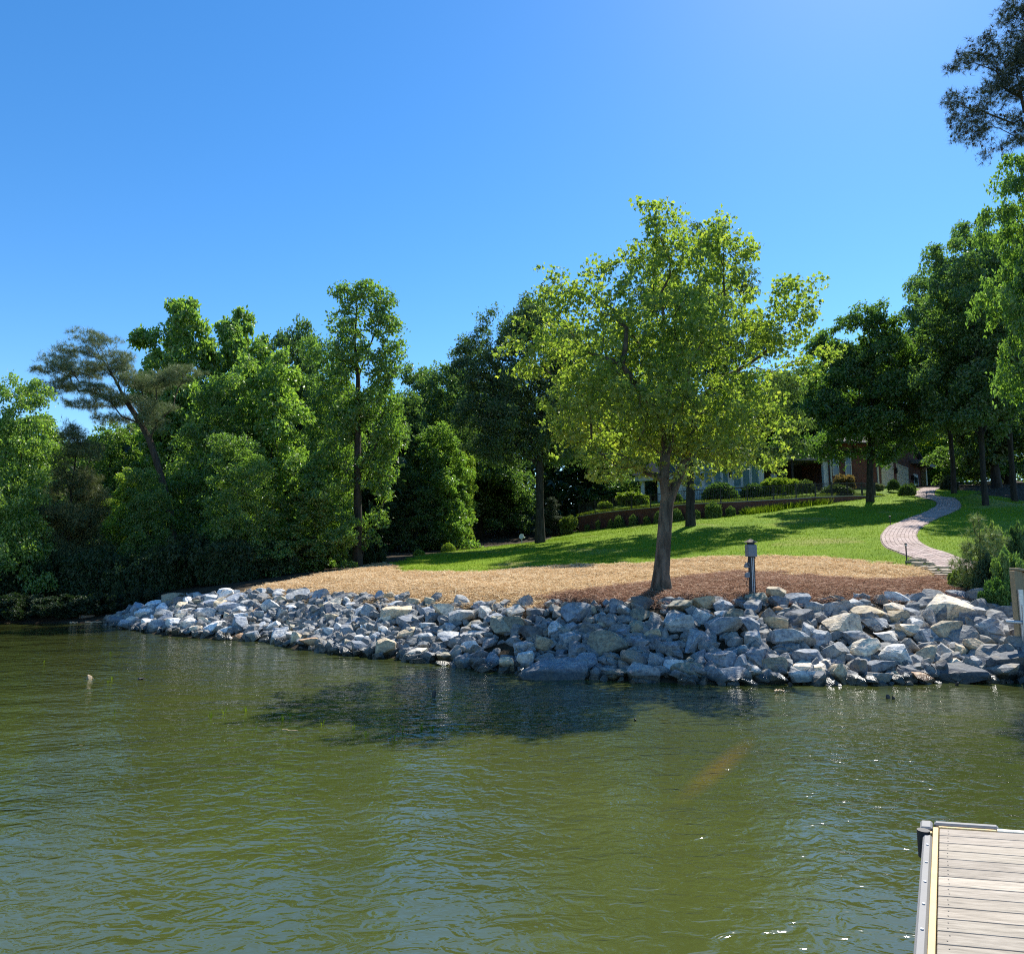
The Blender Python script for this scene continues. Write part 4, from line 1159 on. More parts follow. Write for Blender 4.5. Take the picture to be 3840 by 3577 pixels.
WOODS = [
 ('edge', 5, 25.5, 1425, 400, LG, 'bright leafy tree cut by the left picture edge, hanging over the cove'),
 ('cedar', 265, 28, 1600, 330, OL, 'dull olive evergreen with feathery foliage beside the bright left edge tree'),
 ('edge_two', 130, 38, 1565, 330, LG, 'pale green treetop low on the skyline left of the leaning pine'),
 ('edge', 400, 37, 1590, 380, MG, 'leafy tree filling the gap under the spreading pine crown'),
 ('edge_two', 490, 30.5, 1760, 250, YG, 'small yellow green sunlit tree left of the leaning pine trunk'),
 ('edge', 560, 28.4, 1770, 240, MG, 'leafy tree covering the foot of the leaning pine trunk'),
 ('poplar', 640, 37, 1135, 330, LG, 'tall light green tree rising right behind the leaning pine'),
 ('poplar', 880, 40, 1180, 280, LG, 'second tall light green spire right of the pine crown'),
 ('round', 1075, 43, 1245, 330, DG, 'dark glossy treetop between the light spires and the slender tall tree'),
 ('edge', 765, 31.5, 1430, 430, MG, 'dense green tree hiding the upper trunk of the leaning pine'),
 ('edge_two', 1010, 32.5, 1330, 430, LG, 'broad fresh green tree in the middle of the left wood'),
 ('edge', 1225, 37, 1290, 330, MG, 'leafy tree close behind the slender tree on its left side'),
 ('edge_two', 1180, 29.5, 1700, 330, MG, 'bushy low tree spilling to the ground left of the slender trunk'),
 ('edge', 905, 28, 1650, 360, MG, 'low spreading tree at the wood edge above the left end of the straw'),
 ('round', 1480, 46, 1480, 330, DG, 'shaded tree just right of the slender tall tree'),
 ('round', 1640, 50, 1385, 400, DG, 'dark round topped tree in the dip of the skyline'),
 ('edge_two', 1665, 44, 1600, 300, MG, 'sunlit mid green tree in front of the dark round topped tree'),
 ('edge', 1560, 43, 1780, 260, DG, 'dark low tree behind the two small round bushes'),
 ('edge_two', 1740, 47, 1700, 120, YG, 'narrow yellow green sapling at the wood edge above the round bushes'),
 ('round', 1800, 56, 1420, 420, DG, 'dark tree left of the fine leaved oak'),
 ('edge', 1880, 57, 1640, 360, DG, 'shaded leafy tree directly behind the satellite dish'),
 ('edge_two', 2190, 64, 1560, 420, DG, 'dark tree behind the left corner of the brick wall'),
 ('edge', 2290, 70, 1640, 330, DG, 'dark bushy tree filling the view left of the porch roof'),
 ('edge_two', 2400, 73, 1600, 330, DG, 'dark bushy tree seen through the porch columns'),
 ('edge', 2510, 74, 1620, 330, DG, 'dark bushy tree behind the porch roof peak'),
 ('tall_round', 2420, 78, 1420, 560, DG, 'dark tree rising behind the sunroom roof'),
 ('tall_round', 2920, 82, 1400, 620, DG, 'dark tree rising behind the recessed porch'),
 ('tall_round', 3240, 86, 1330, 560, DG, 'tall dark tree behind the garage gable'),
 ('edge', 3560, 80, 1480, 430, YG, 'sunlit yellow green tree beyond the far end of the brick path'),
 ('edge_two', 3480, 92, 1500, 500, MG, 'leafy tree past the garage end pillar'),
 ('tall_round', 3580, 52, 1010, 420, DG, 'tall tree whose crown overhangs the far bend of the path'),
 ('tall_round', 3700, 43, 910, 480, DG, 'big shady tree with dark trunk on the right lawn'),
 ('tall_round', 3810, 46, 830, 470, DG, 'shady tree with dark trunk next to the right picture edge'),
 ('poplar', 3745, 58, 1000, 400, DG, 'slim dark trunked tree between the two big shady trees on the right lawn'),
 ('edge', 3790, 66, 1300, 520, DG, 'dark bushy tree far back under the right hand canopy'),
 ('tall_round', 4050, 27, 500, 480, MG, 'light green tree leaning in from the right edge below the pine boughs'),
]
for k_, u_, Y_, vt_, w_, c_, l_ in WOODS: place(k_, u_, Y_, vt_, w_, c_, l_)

# ---- slender tall tree on the wood edge
sb = hit(1343, 2128)
def rel(base, Y):
    def f(u, v, dy=0.0): p = at(u, v, Y + dy); return np.array([p.x - base.x, p.y - base.y, p.z - base.z])
    return f
rng = np.random.default_rng(41)
q = rel(sb, sb.y)
st, pa = trunk_line([(0, 0, -.2), q(1343, 1980), q(1342, 1800), q(1341, 1600), q(1343, 1420), q(1330, 1280), q(1338, 1150)])
st += [q(1370, 1340, .3), q(1410, 1240, .5)]; pa += [4, 7]
def el(f, u, v, ru, rv, Y, dy=0, k=0.85): p = f(u, v, dy); return (*p, px(ru, Y), px(ru, Y) * k, px(rv, Y))
Ys = sb.y
lob = [el(q, *a, Ys) for a in ((1360, 1120, 70, 70), (1300, 1110, 55, 50), (1410, 1160, 70, 80), (1290, 1220, 65, 60), (1450, 1260, 70, 80), (1300, 1330, 80, 70), (1420, 1380, 80, 80), (1480, 1300, 40, 50), (1270, 1450, 80, 70),
       (1420, 1500, 90, 80), (1340, 1560, 90, 80), (1440, 1620, 80, 80), (1280, 1640, 70, 80), (1400, 1740, 70, 80), (1300, 1780, 60, 60), (1420, 1830, 55, 60), (1390, 1930, 45, 50), (1380, 2030, 35, 40))]
C = scatter(rng, lob, 240, 0.46, .45, .5, 1.8)
nodes, par, tips = grow(rng, st, pa, C, .45, .5, .08)
LV, LF = leaves(rng, blob(rng, C, 105, .38, .7), .15, 'blade', .2, .6)
tree_object('sweetgum_tree', sb, 'slender tall tree with bare lower trunk at the left end of the lawn', 'tree', FOREST, nodes, par, radii(nodes, par, .19, .007), M['bark'], LV, LF, M['leaf'], (0.125, 0.205, 0.042), .008, .3)

# ---- fine leaved willow oak left of the maple, and the big oak behind the maple
def oak(base, Y, stem, lob, label, n, seed, color, r0, per=92, dmin=.62, rad=.55):
    rng = np.random.default_rng(seed); q = rel(base, Y)
    st, pa = trunk_line([(0, 0, -.25)] + [q(*s) for s in stem])
    C = scatter(rng, [el(q, *a, Y) for a in lob], n, dmin, .34, .6, 3.2)
    nodes, par, tips = grow(rng, st, pa, C, .4, .7, .09)
    LV, LF = leaves(rng, blob(rng, C, per, rad, .6), .24, 'narrow', .2, .7)
    LV2, LF2 = leaves(rng, blob(rng, C, per * .9, rad * .85, .6), .16, 'blade', .2, .4)
    return tree_object('oak_tree', base, label, 'tree', None, nodes, par, radii(nodes, par, r0, .01), M['bark'], np.concatenate([LV, LV2]), np.concatenate([LF, LF2 + len(LV)]), M['leaf_fine'], color, .012, .5)
ob = hit(2027, 2036)
oak(ob, ob.y, [(2025, 1900), (2025, 1750), (2030, 1600), (2020, 1450), (2000, 1300), (1980, 1180)],
    [(1930, 1140, 70, 60), (1880, 1220, 90, 80), (1990, 1250, 130, 130), (1800, 1330, 110, 70), (1760, 1390, 70, 50), (1900, 1420, 160, 90), (2080, 1350, 130, 150), (2150, 1500, 130, 120), (1850, 1560, 150, 90), (1990, 1600, 180, 110), (1900, 1680, 120, 60), (2150, 1680, 120, 80), (1770, 1640, 60, 50)],
    'fine leaved blue green oak with dark trunk beside the satellite dish', 420, 51, (0.080, 0.130, 0.052), .23)
ob2 = hit(2590, 1972)
oak(ob2, ob2.y, [(2588, 1860), (2592, 1720), (2600, 1600), (2610, 1450), (2620, 1250), (2620, 1050)],
    [(2620, 900, 80, 50), (2560, 1000, 150, 100), (2700, 1080, 130, 100), (2480, 1200, 180, 130), (2740, 1300, 170, 150), (2600, 1300, 170, 150), (2420, 1420, 170, 110), (2820, 1460, 170, 120), (2620, 1550, 230, 110), (2900, 1590, 120, 90), (2350, 1600, 120, 80), (2800, 1660, 160, 60), (2480, 1690, 160, 50), (2880, 1690, 120, 50), (2960, 1650, 80, 50), (2740, 1715, 130, 35)],
    'big oak with flared black trunk on the lawn right behind the maple', 400, 52, (0.085, 0.130, 0.042), .21)
ob3 = hit(3262, 1882)
rng = np.random.default_rng(53); q = rel(ob3, ob3.y)
st, pa = trunk_line([(0, 0, -.25), q(3262, 1800), q(3264, 1700), q(3268, 1560), q(3270, 1400), q(3262, 1270)])
st += [q(3300, 1500, .5), q(3350, 1420, .8), q(3220, 1520, -.4), q(3160, 1450, -.6)]; pa += [3, 6, 3, 8]
lob = [el(q, *a, ob3.y) for a in ((3270, 1200, 90, 60), (3320, 1250, 80, 70), (3190, 1240, 80, 70), (3110, 1310, 80, 70), (3260, 1340, 160, 90), (3370, 1380, 90, 80), (3130, 1430, 120, 90), (3290, 1480, 180, 90), (3090, 1540, 100, 80), (3400, 1520, 80, 90), (3230, 1590, 190, 70), (3080, 1630, 70, 50), (3400, 1650, 70, 60), (3320, 1690, 70, 40), (3160, 1690, 100, 30), (3020, 1655, 70, 40), (2960, 1640, 60, 45), (3050, 1600, 60, 40))]
C = scatter(rng, lob, 360, .66, .34, .6, 3.0)
nodes, par, tips = grow(rng, st, pa, C, .4, .7, .09)
LV, LF = leaves(rng, blob(rng, C, 165, .52, .65), .20, 'blade', .2, .5)
tree_object('maple_tree', ob3, 'round dark green maple on the lawn in front of the brick garage', 'tree', None, nodes, par, radii(nodes, par, .19, .01), M['bark'], LV, LF, M['leaf'], (0.085, 0.155, 0.036), .012, .5)

# ---- leaning pine with flat plates of needles
pb = ground(668, 29.5); Yp = 29.5; q = rel(pb, Yp); rng = np.random.default_rng(61)
st, pa = trunk_line([(0, 0, -.3), q(655, 2040), q(640, 1930), q(615, 1830), q(590, 1740), q(560, 1650), q(530, 1590), q(470, 1500), q(430, 1420), q(390, 1330), q(350, 1260)])
lob = [el(q, *a) for a in ((330, 1250, 60, 22, Yp), (390, 1265, 60, 18, Yp), (280, 1310, 80, 22, Yp), (400, 1330, 70, 22, Yp), (200, 1355, 70, 16, Yp), (160, 1385, 50, 16, Yp), (300, 1390, 110, 24, Yp), (440, 1380, 80, 26, Yp), (230, 1440, 90, 18, Yp), (180, 1475, 60, 14, Yp), (500, 1420, 90, 26, Yp),
       (360, 1460, 90, 20, Yp), (560, 1440, 80, 26, Yp), (640, 1420, 80, 22, Yp), (700, 1400, 60, 18, Yp), (480, 1500, 100, 22, Yp), (590, 1520, 80, 26, Yp), (320, 1520, 80, 14, Yp), (560, 1570, 60, 26, Yp), (420, 1560, 80, 12, Yp), (600, 1620, 40, 14, Yp))]
lob = [(a + rng.normal(0, .12), b, c + rng.normal(0, .08), rx * rng.uniform(.75, 1.15), ry, rz * 1.0) for a, b, c, rx, ry, rz in lob]
C = scatter(rng, lob, 520, .22, .5, .6, 1.1)
nodes, par, tips = grow(rng, st, pa, C, .55, .4, .10)
TP = blob(rng, C, 24, .25, .36)
LV, LF = leaves(rng, TP, .17, 'tuft', 1.2, -0.5)
tree_object('pine_tree', pb, 'leaning pine with flat tiers of grey green needles above the cove', 'tree', None, nodes, par, radii(nodes, par, .135, .006), M['bark_pine'], LV, LF, M['needle'], (0.19, 0.235, 0.115), .008, .3)

# ---- tall pine just outside the frame at the right, its boughs and cones reaching in
Yq = 21.0; qb = ground(4060, Yq); q = rel(qb, Yq); rng = np.random.default_rng(62)
Hq = at(4060, -420, Yq).z - qb.z
st, pa = trunk_line([(0, 0, -.3)] + [(rng.normal(0, .08), rng.normal(0, .08), Hq * f) for f in (.15, .3, .45, .55, .65, .75, .85, .95)])
bough = [[(4000, 330, 0), (3920, 290, -.3), (3840, 300, -.5), (3770, 375, -.7), (3690, 385, -.8), (3600, 375, -.9)], [(4000, 180, 0), (3900, 160, .3), (3800, 200, .5), (3700, 235, .7), (3610, 240, .8)],
         [(4000, 20, 0), (3900, 20, -.3), (3800, 40, -.4)], [(3980, 420, 0), (3860, 450, .4), (3780, 490, .6)]]
for b_ in bough:
    root = 5
    z_ = q(*b_[0])[2]
    root = int(np.argmin([abs(s_[2] - z_ + .8) if i_ < 9 else 99 for i_, s_ in enumerate(st)]))
    for s_ in b_: st.append(q(*s_)); pa.append(root); root = len(st) - 1
lob = [el(q, *a) for a in ((3590, 375, 70, 28, Yq), (3660, 340, 60, 30, Yq), (3620, 245, 60, 26, Yq), (3700, 190, 70, 45, Yq), (3710, 130, 40, 24, Yq), (3770, 250, 70, 40, Yq), (3760, 330, 70, 40, Yq), (3640, 430, 80, 26, Yq), (3720, 440, 70, 34, Yq), (3600, 490, 50, 20, Yq),
       (3660, 500, 60, 20, Yq), (3800, 60, 60, 50, Yq), (3840, 20, 60, 50, Yq), (3800, 160, 60, 40, Yq), (3830, 330, 60, 60, Yq), (3830, 450, 60, 40, Yq), (3740, 570, 55, 20, Yq), (3800, 530, 60, 30, Yq), (3840, 200, 80, 70, Yq), (3650, 535, 30, 12, Yq), (3790, 10, 30, 16, Yq),
       (3950, 100, 120, 90, Yq), (3960, 300, 120, 90, Yq), (3960, 480, 110, 60, Yq), (4100, 200, 140, 140, Yq), (4080, -150, 160, 160, Yq), (4200, 400, 140, 60, Yq))]
C = scatter(rng, lob, 620, .19, .5)
nodes, par, tips = grow(rng, st, pa, C, .5, .35, .10)
r = radii(nodes, par, .24, .006)
TP = blob(rng, C, 26, .30, .7)
LV, LF = leaves(rng, TP, .19, 'tuft_big', .7, -0.4)
pine_r, kids = tree_object('pine_tree', qb, 'tall dark pine at the upper right corner with boughs full of cones', 'tree', None, nodes, par, r, M['bark_pine'], LV, LF, M['needle'], (0.060, 0.080, 0.052), .006, .3)
cone_me = bmesh.new(); bmesh.ops.create_icosphere(cone_me, subdivisions=2, radius=1.0)
for v_ in cone_me.verts:
    v_.co.z *= 1.45; v_.co.x *= 1 - .25 * v_.co.z / 1.45 * .5; v_.co += v_.co.normalized() * rng.uniform(-.12, .12)
cm = bpy.data.meshes.new('cone'); cone_me.to_mesh(cm); cone_me.free()
vis = [c for c in C if project(Vector(c) + qb)[0] < 3850 and project(Vector(c) + qb)[1] > -10]
rng.shuffle(vis)
for c in vis[:150]:
    o = link('cone', cm, M['cone'], pine_r); d = rng.normal(0, .10, 3)
    o.location = Vector(c + d); sc = rng.uniform(.026, .038); o.scale = (sc, sc, sc); o.rotation_euler = tuple(rng.uniform(-.8, .8, 3))

# ---- deep wood behind, one mass
rng = np.random.default_rng(71)
n = 26000
u_ = rng.uniform(-500, 4300, n); Yw = rng.uniform(58, 100, n)
Yw = np.where(u_ < 1500, rng.uniform(40, 62, n), np.where(u_ < 2250, rng.uniform(60, 80, n), np.where(u_ < 2700, rng.uniform(70, 112, n), rng.uniform(88, 112, n))))
topv = np.interp(u_, [-500, 0, 110, 260, 480, 640, 1100, 1500, 1620, 1750, 1900, 2200, 2900, 3300, 3500, 3840, 4300], [1500, 1600, 1640, 1680, 1640, 1450, 1450, 1560, 1500, 1500, 1480, 1520, 1560, 1480, 1560, 1400, 1300])
X = u_ * 0; P = np.zeros((n, 3))
kx = (u_ - 1920) / (F_PX * cos(PITCH)); P[:, 0] = kx * Yw; P[:, 1] = Yw
g = hgt(P[:, 0], P[:, 1])
ztop = CAM_Z + Yw * np.tan(PITCH + np.arctan((1788.5 - topv) / F_PX))
P[:, 2] = g + (np.maximum(ztop - g, 1.0)) * (rng.random(n) ** 0.8)
P[:, 2] += 0.5 * np.sin(P[:, 0] * .9) * np.cos(P[:, 1] * .7)
LV, LF = leaves(rng, P, .75, 'spray', .4, .3)
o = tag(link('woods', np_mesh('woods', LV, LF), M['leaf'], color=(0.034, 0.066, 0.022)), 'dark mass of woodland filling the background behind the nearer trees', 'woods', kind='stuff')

# ------------------------------------------------------------------ shrubs
def shrub_mesh(seed, n, leaf, lsize, shape):
    rng = np.random.default_rng(seed)
    if shape == 'dome': C = np.array([(d[0], d[1], abs(d[2])) for d in (lambda a: a / np.linalg.norm(a, axis=1)[:, None])(rng.normal(0, 1, (n, 3)))]) * rng.uniform(.72, 1.0, n)[:, None]
    elif shape == 'upright':
        t = rng.random(n); a = rng.uniform(0, 6.28, n); w = np.where(t < .75, .9, (1 - t) * 3.4 + .05) * rng.uniform(.6, 1, n) ** .5
        C = np.stack([np.cos(a) * w, np.sin(a) * w, t], 1)
    else:
        cl = scatter(rng, [(0, 0, .5, .9, .9, .5)], 34, .18, .4); C = blob(rng, cl, n / 34, .22, .8); C[:, 2] = np.abs(C[:, 2])
    return leaves(rng, C, lsize, leaf, .25, .0)
SH = {'dome': shrub_mesh(81, 2600, 'blade', .16, 'dome'), 'upright': shrub_mesh(82, 2600, 'blade', .15, 'upright'), 'loose': shrub_mesh(83, 3000, 'spray', .17, 'loose'), 'big': shrub_mesh(84, 9000, 'spray', .085, 'loose'), 'bigup': shrub_mesh(85, 8000, 'spray', .08, 'upright')}
def shrub_trunk(seed):
    m = MB(); r_ = random.Random(seed)
    for i in range(6):
        a = r_.uniform(0, 6.3); m.tube((cos(a) * .05, sin(a) * .05, -.05), (cos(a) * .5, sin(a) * .5, r_.uniform(.5, .8)), .045, .015, 5)
    return m.mesh('stem')
shrub_stem = shrub_trunk(4)
SHM = {k: np_mesh('foliage', *v) for k, v in SH.items()}
for m_ in SHM.values(): m_.materials.append(M['leaf_shrub'])
shrub_stem.materials.append(M['bark'])
def shrub(kind, u, vbase, w, h, Y, color, label, group=None, name='shrub', z=None, dark=False):
    p = at(u, vbase, Y)
    p.z = (h1(p.x, p.y) if z is None else z) - 0.03
    t = tag(empty(name, p), label, 'shrub', group)
    f = link('foliage', SHM[kind], None, t, color=color); s = link('stem', shrub_stem, None, t)
    W_, H_ = px(w, Y) / 2, px(h, Y)
    for o in (f, s): o.scale = (W_, W_, H_)
    t.rotation_euler.z = rnd.uniform(0, 6.28)
    return t
def wallY(u):
    for (a, _, Ya), (b, _, Yb) in zip(WALL[:-1], WALL[1:]):
        if a <= u <= b: return Ya + (Yb - Ya) * (u - a) / (b - a)
    return 50
BOX = (0.105, 0.165, 0.05)
gb = 'clipped bushes along the foot of the brick wall'
for kind, u, vb, w, h, l in [('loose', 2202, 1992, 22, 24, 'tiny wispy bush nearest the left corner of the brick wall'), ('loose', 2243, 1986, 20, 34, 'thin leggy bush second from the left corner of the brick wall'), ('dome', 2290, 1976, 26, 32, 'small bush touching the left side of a larger round one at the wall'),
    ('dome', 2322, 1974, 44, 44, 'round bush between a small touching bush and a lone bush at the wall'), ('upright', 2376, 1972, 36, 42, 'lone egg shaped bush left of the maple trunk at the wall'), ('upright', 2426, 1966, 28, 32, 'small egg shaped bush just left of the maple trunk at the wall'),
    ('dome', 2470, 1964, 36, 46, 'bush half hidden by the left edge of the maple trunk'), ('dome', 2538, 1960, 52, 50, 'broad round bush between the maple trunk and the black oak trunk'), ('upright', 2612, 1951, 32, 36, 'small bush peeping out right of the black oak trunk'),
    ('upright', 2676, 1944, 64, 60, 'largest egg shaped bush at the brick wall right of the oak'), ('upright', 2741, 1938, 38, 38, 'mid sized bush right of the largest one at the wall'), ('upright', 2801, 1928, 28, 30, 'last small bush on the right in the row at the brick wall')]:
    shrub(kind, u, vb, w, h, wallY(u) - 0.75, BOX, l, gb)
LIT = (0.20, 0.27, 0.04)
def tshrub(kind, u, vb, w, h, Y, c, l, g='shrubs on the terrace by the house'):
    p = at(u, vb, Y); return shrub(kind, u, vb, w, h, Y, c, l, g, z=max(p.z, terr_z(p.x, p.y) - .1))
tshrub('dome', 2700, 1866, 130, 58, 55, (0.06, 0.11, 0.036), 'wide dark dome bush in front of the sunroom windows')
tshrub('dome', 2530, 1876, 60, 30, 53, (0.06, 0.11, 0.036), 'low dark dome bush behind the fence beside the oak trunk')
tshrub('dome', 2830, 1858, 110, 46, 56, (0.06, 0.11, 0.036), 'dark clipped bush between the sunroom and the bright azalea')
tshrub('loose', 2905, 1846, 110, 52, 56, LIT, 'bright yellow green azalea left of the pale dome bush')
tshrub('loose', 2965, 1845, 80, 48, 57, LIT, 'smaller bright azalea touching the pale dome bush')
tshrub('dome', 3022, 1846, 76, 48, 52, (0.085, 0.125, 0.04), 'pale green clipped dome bush behind the fence')
tshrub('loose', 3168, 1832, 92, 50, 56, (0.16, 0.11, 0.06), 'bush with rusty pink new leaves before the brick wing')
tshrub('dome', 3138, 1852, 120, 36, 51, (0.06, 0.095, 0.032), 'wide low dome bush just behind the right fence panels')
tshrub('loose', 2370, 1892, 130, 44, 55, LIT, 'sunlit sprawling bush behind the left end of the fence')
tshrub('loose', 2270, 1912, 60, 30, 57, LIT, 'small sunlit bush at the left tip of the terrace')
tshrub('loose', 3295, 1840, 44, 26, 54, (0.13, 0.15, 0.11), 'small silvery bush behind the last fence panels')
tshrub('dome', 3352, 1834, 46, 38, 56, (0.045, 0.085, 0.026), 'round dark bush in front of the first garage door')
shrub('dome', 3400, 1850, 60, 44, 52, (0.06, 0.105, 0.03), 'spreading green bush at the left edge of the upper path', None)
shrub('upright', 3420, 1836, 30, 40, 53.5, (0.065, 0.115, 0.03), 'upright bush tip behind the spreading bush by the upper path', None)
shrub('dome', 3560, 1838, 62, 54, 57, (0.018, 0.032, 0.016), 'nearly black round bush right of the upper end of the path', None)
shrub('dome', 1572, 2090, 46, 24, 37.5, LIT, 'small bright round bush, lower of two at the wood edge', 'two bright round bushes at the wood edge')
shrub('dome', 1682, 2070, 56, 34, 40.5, LIT, 'bright round bush, upper and larger of two at the wood edge', 'two bright round bushes at the wood edge')
shrub('loose', 2132, 2004, 76, 64, 53.5, (0.11, 0.15, 0.035), 'yellow green leafy bush at the left end of the brick wall')
place('cedar', 2068, 54.5, 1868, 110, (0.075, 0.10, 0.055), 'small soft needled evergreen between the oak trunk and the yellow green bush', None)
place('cedar', 2146, 57, 1915, 60, (0.065, 0.09, 0.045), 'tiny evergreen tip behind the yellow green bush by the wall', None)
# undergrowth on the cove shore, greens darkened to stand for overhanging shade
cove = 'undergrowth on the cove shore'
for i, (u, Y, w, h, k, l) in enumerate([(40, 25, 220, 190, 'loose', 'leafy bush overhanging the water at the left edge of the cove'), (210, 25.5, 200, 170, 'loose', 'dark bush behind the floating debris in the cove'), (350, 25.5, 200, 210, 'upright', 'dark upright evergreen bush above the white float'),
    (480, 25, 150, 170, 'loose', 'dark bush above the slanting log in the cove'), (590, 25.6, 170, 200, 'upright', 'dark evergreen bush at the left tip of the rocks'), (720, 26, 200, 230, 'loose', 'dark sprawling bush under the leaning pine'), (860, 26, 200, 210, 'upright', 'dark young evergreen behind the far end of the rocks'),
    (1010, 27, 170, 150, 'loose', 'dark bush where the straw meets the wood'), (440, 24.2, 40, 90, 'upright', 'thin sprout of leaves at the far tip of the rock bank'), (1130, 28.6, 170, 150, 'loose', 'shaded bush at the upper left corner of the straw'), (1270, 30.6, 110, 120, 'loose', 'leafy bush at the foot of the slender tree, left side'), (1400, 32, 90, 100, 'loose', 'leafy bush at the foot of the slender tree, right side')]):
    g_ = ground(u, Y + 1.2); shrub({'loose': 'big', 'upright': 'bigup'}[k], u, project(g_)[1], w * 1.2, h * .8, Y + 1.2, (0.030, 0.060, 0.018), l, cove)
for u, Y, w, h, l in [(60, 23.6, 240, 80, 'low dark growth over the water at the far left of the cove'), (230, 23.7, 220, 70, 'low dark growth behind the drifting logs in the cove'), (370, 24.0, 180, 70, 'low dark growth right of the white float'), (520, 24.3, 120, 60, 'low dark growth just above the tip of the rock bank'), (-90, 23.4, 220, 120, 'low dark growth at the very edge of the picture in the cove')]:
    g_ = ground(u, Y); shrub('big', u, project(g_)[1], w, h, Y, (0.020, 0.038, 0.012), l, cove)  # low bushes added in near-black green to stand for shore shadow
# sapling pine and shrubs by the dock post at right
YB = 16.2; pbase = ground(3672, YB); q = rel(pbase, YB); rng = np.random.default_rng(91)
st, pa = trunk_line([(0, 0, -.1), q(3678, 2180), q(3676, 2100), q(3674, 2020), q(3670, 1950), q(3664, 1915)])
C = scatter(rng, [el(q, *a) for a in ((3665, 1950, 22, 35, YB), (3645, 1990, 22, 22, YB), (3690, 2010, 30, 24, YB), (3615, 2015, 20, 20, YB), (3735, 2020, 24, 22, YB), (3655, 2060, 50, 30, YB), (3720, 2080, 45, 40, YB), (3610, 2110, 40, 24, YB), (3690, 2140, 70, 40, YB), (3640, 2180, 50, 30, YB), (3720, 2190, 50, 40, YB))], 190, .10, .5)
nodes, par, tips = grow(rng, st, pa, C, .5, .2, .1)
LV, LF = leaves(rng, blob(rng, C, 7, .11, 1.0), .15, 'tuft_big', .5, -1.2)
tree_object('pine_sapling', pbase, 'young pine sapling growing beside the lower end of the brick path', 'tree', None, nodes, par, radii(nodes, par, .035, .004), M['bark_pine'], LV, LF, M['needle'], (0.22, 0.29, 0.10), .003, .2)
for kind, u, Y, w, h, c, l in [('loose', 3720, 15.9, 130, 140, (0.035, 0.06, 0.03), 'dark twiggy shrub under the pine sapling'), ('loose', 3790, 15.2, 120, 190, (0.085, 0.135, 0.04), 'glossy light green shrub left of the lumber post'), ('loose', 3740, 14.9, 130, 110, (0.05, 0.10, 0.022), 'low leafy shrub behind the rocks near the lumber post'),
    ('loose', 3740, 17.4, 110, 200, (0.11, 0.15, 0.05), 'pale leafed shrub growing up behind the pine sapling'), ('loose', 3840, 16.6, 120, 220, (0.05, 0.09, 0.03), 'shaded shrub behind the top of the lumber post'), ('loose', 3600, 16.6, 80, 70, (0.08, 0.11, 0.03), 'tuft of low growth left of the pine sapling')]:
    g_ = ground(u, Y); shrub('big', u, project(g_)[1], w, h, Y, tuple(1.9 * x for x in c), l, 'shrubs by the lumber post')
#--ROCKS--
# ------------------------------------------------------------------ riprap
def rock_mesh(seed, sub, name='rock'):
    rng = np.random.default_rng(seed)
    bm = bmesh.new(); bmesh.ops.create_icosphere(bm, subdivisions=sub, radius=1.0)
    V = np.array([tuple(v.co) for v in bm.verts])
    V = np.sign(V) * np.abs(V) ** 0.55
    Qm, _ = np.linalg.qr(rng.normal(0, 1, (3, 3)))
    for k in range(rng.integers(10, 17)):
        n = rng.normal(0, 1, 3); n /= np.linalg.norm(n)
        d = rng.uniform(.36, .74)
        if k < 2: n = np.array([rng.normal(0, .25), rng.normal(0, .25), 1.0 if k else -1.0]); n /= np.linalg.norm(n); d = rng.uniform(.5, .75)
        s = V @ n - d; m = s > 0; V[m] -= np.outer(s[m], n) * .97
    for f, a in ((2.3, .012), (6.1, .008), (14.0, .005)):
        K = rng.normal(0, f, (4, 3)); ph = rng.uniform(0, 6.28, 4)
        V *= (1 + a * np.sin(V @ K.T + ph).sum(1))[:, None]
    V -= (V.max(0) + V.min(0)) / 2; V /= (V.max(0) - V.min(0))
    for v, c in zip(bm.verts, V): v.co = c
    me = bpy.data.meshes.new(name); bm.to_mesh(me); bm.free()
    me.polygons.foreach_set('use_smooth', np.ones(len(me.polygons), bool))
    me.set_sharp_from_angle(angle=radians(16))
    me.materials.append(M['rock'])
    return me
RK = [rock_mesh(200 + i, 4) for i in range(26)]
RKS = [rock_mesh(260 + i, 2) for i in range(10)]
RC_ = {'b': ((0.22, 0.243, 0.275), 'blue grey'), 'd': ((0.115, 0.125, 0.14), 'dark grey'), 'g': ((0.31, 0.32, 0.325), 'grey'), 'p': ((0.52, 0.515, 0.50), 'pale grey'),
       't': ((0.47, 0.38, 0.26), 'tan'), 'c': ((0.66, 0.56, 0.43), 'cream'), 'o': ((0.27, 0.255, 0.195), 'olive grey'), 'r': ((0.44, 0.27, 0.15), 'rusty')}
A_, B_, C_, D_ = (2500, 2200, .3521), (3100, 2200, .3722), (1900, 2200, .3521), (1300, 2200, .3521)
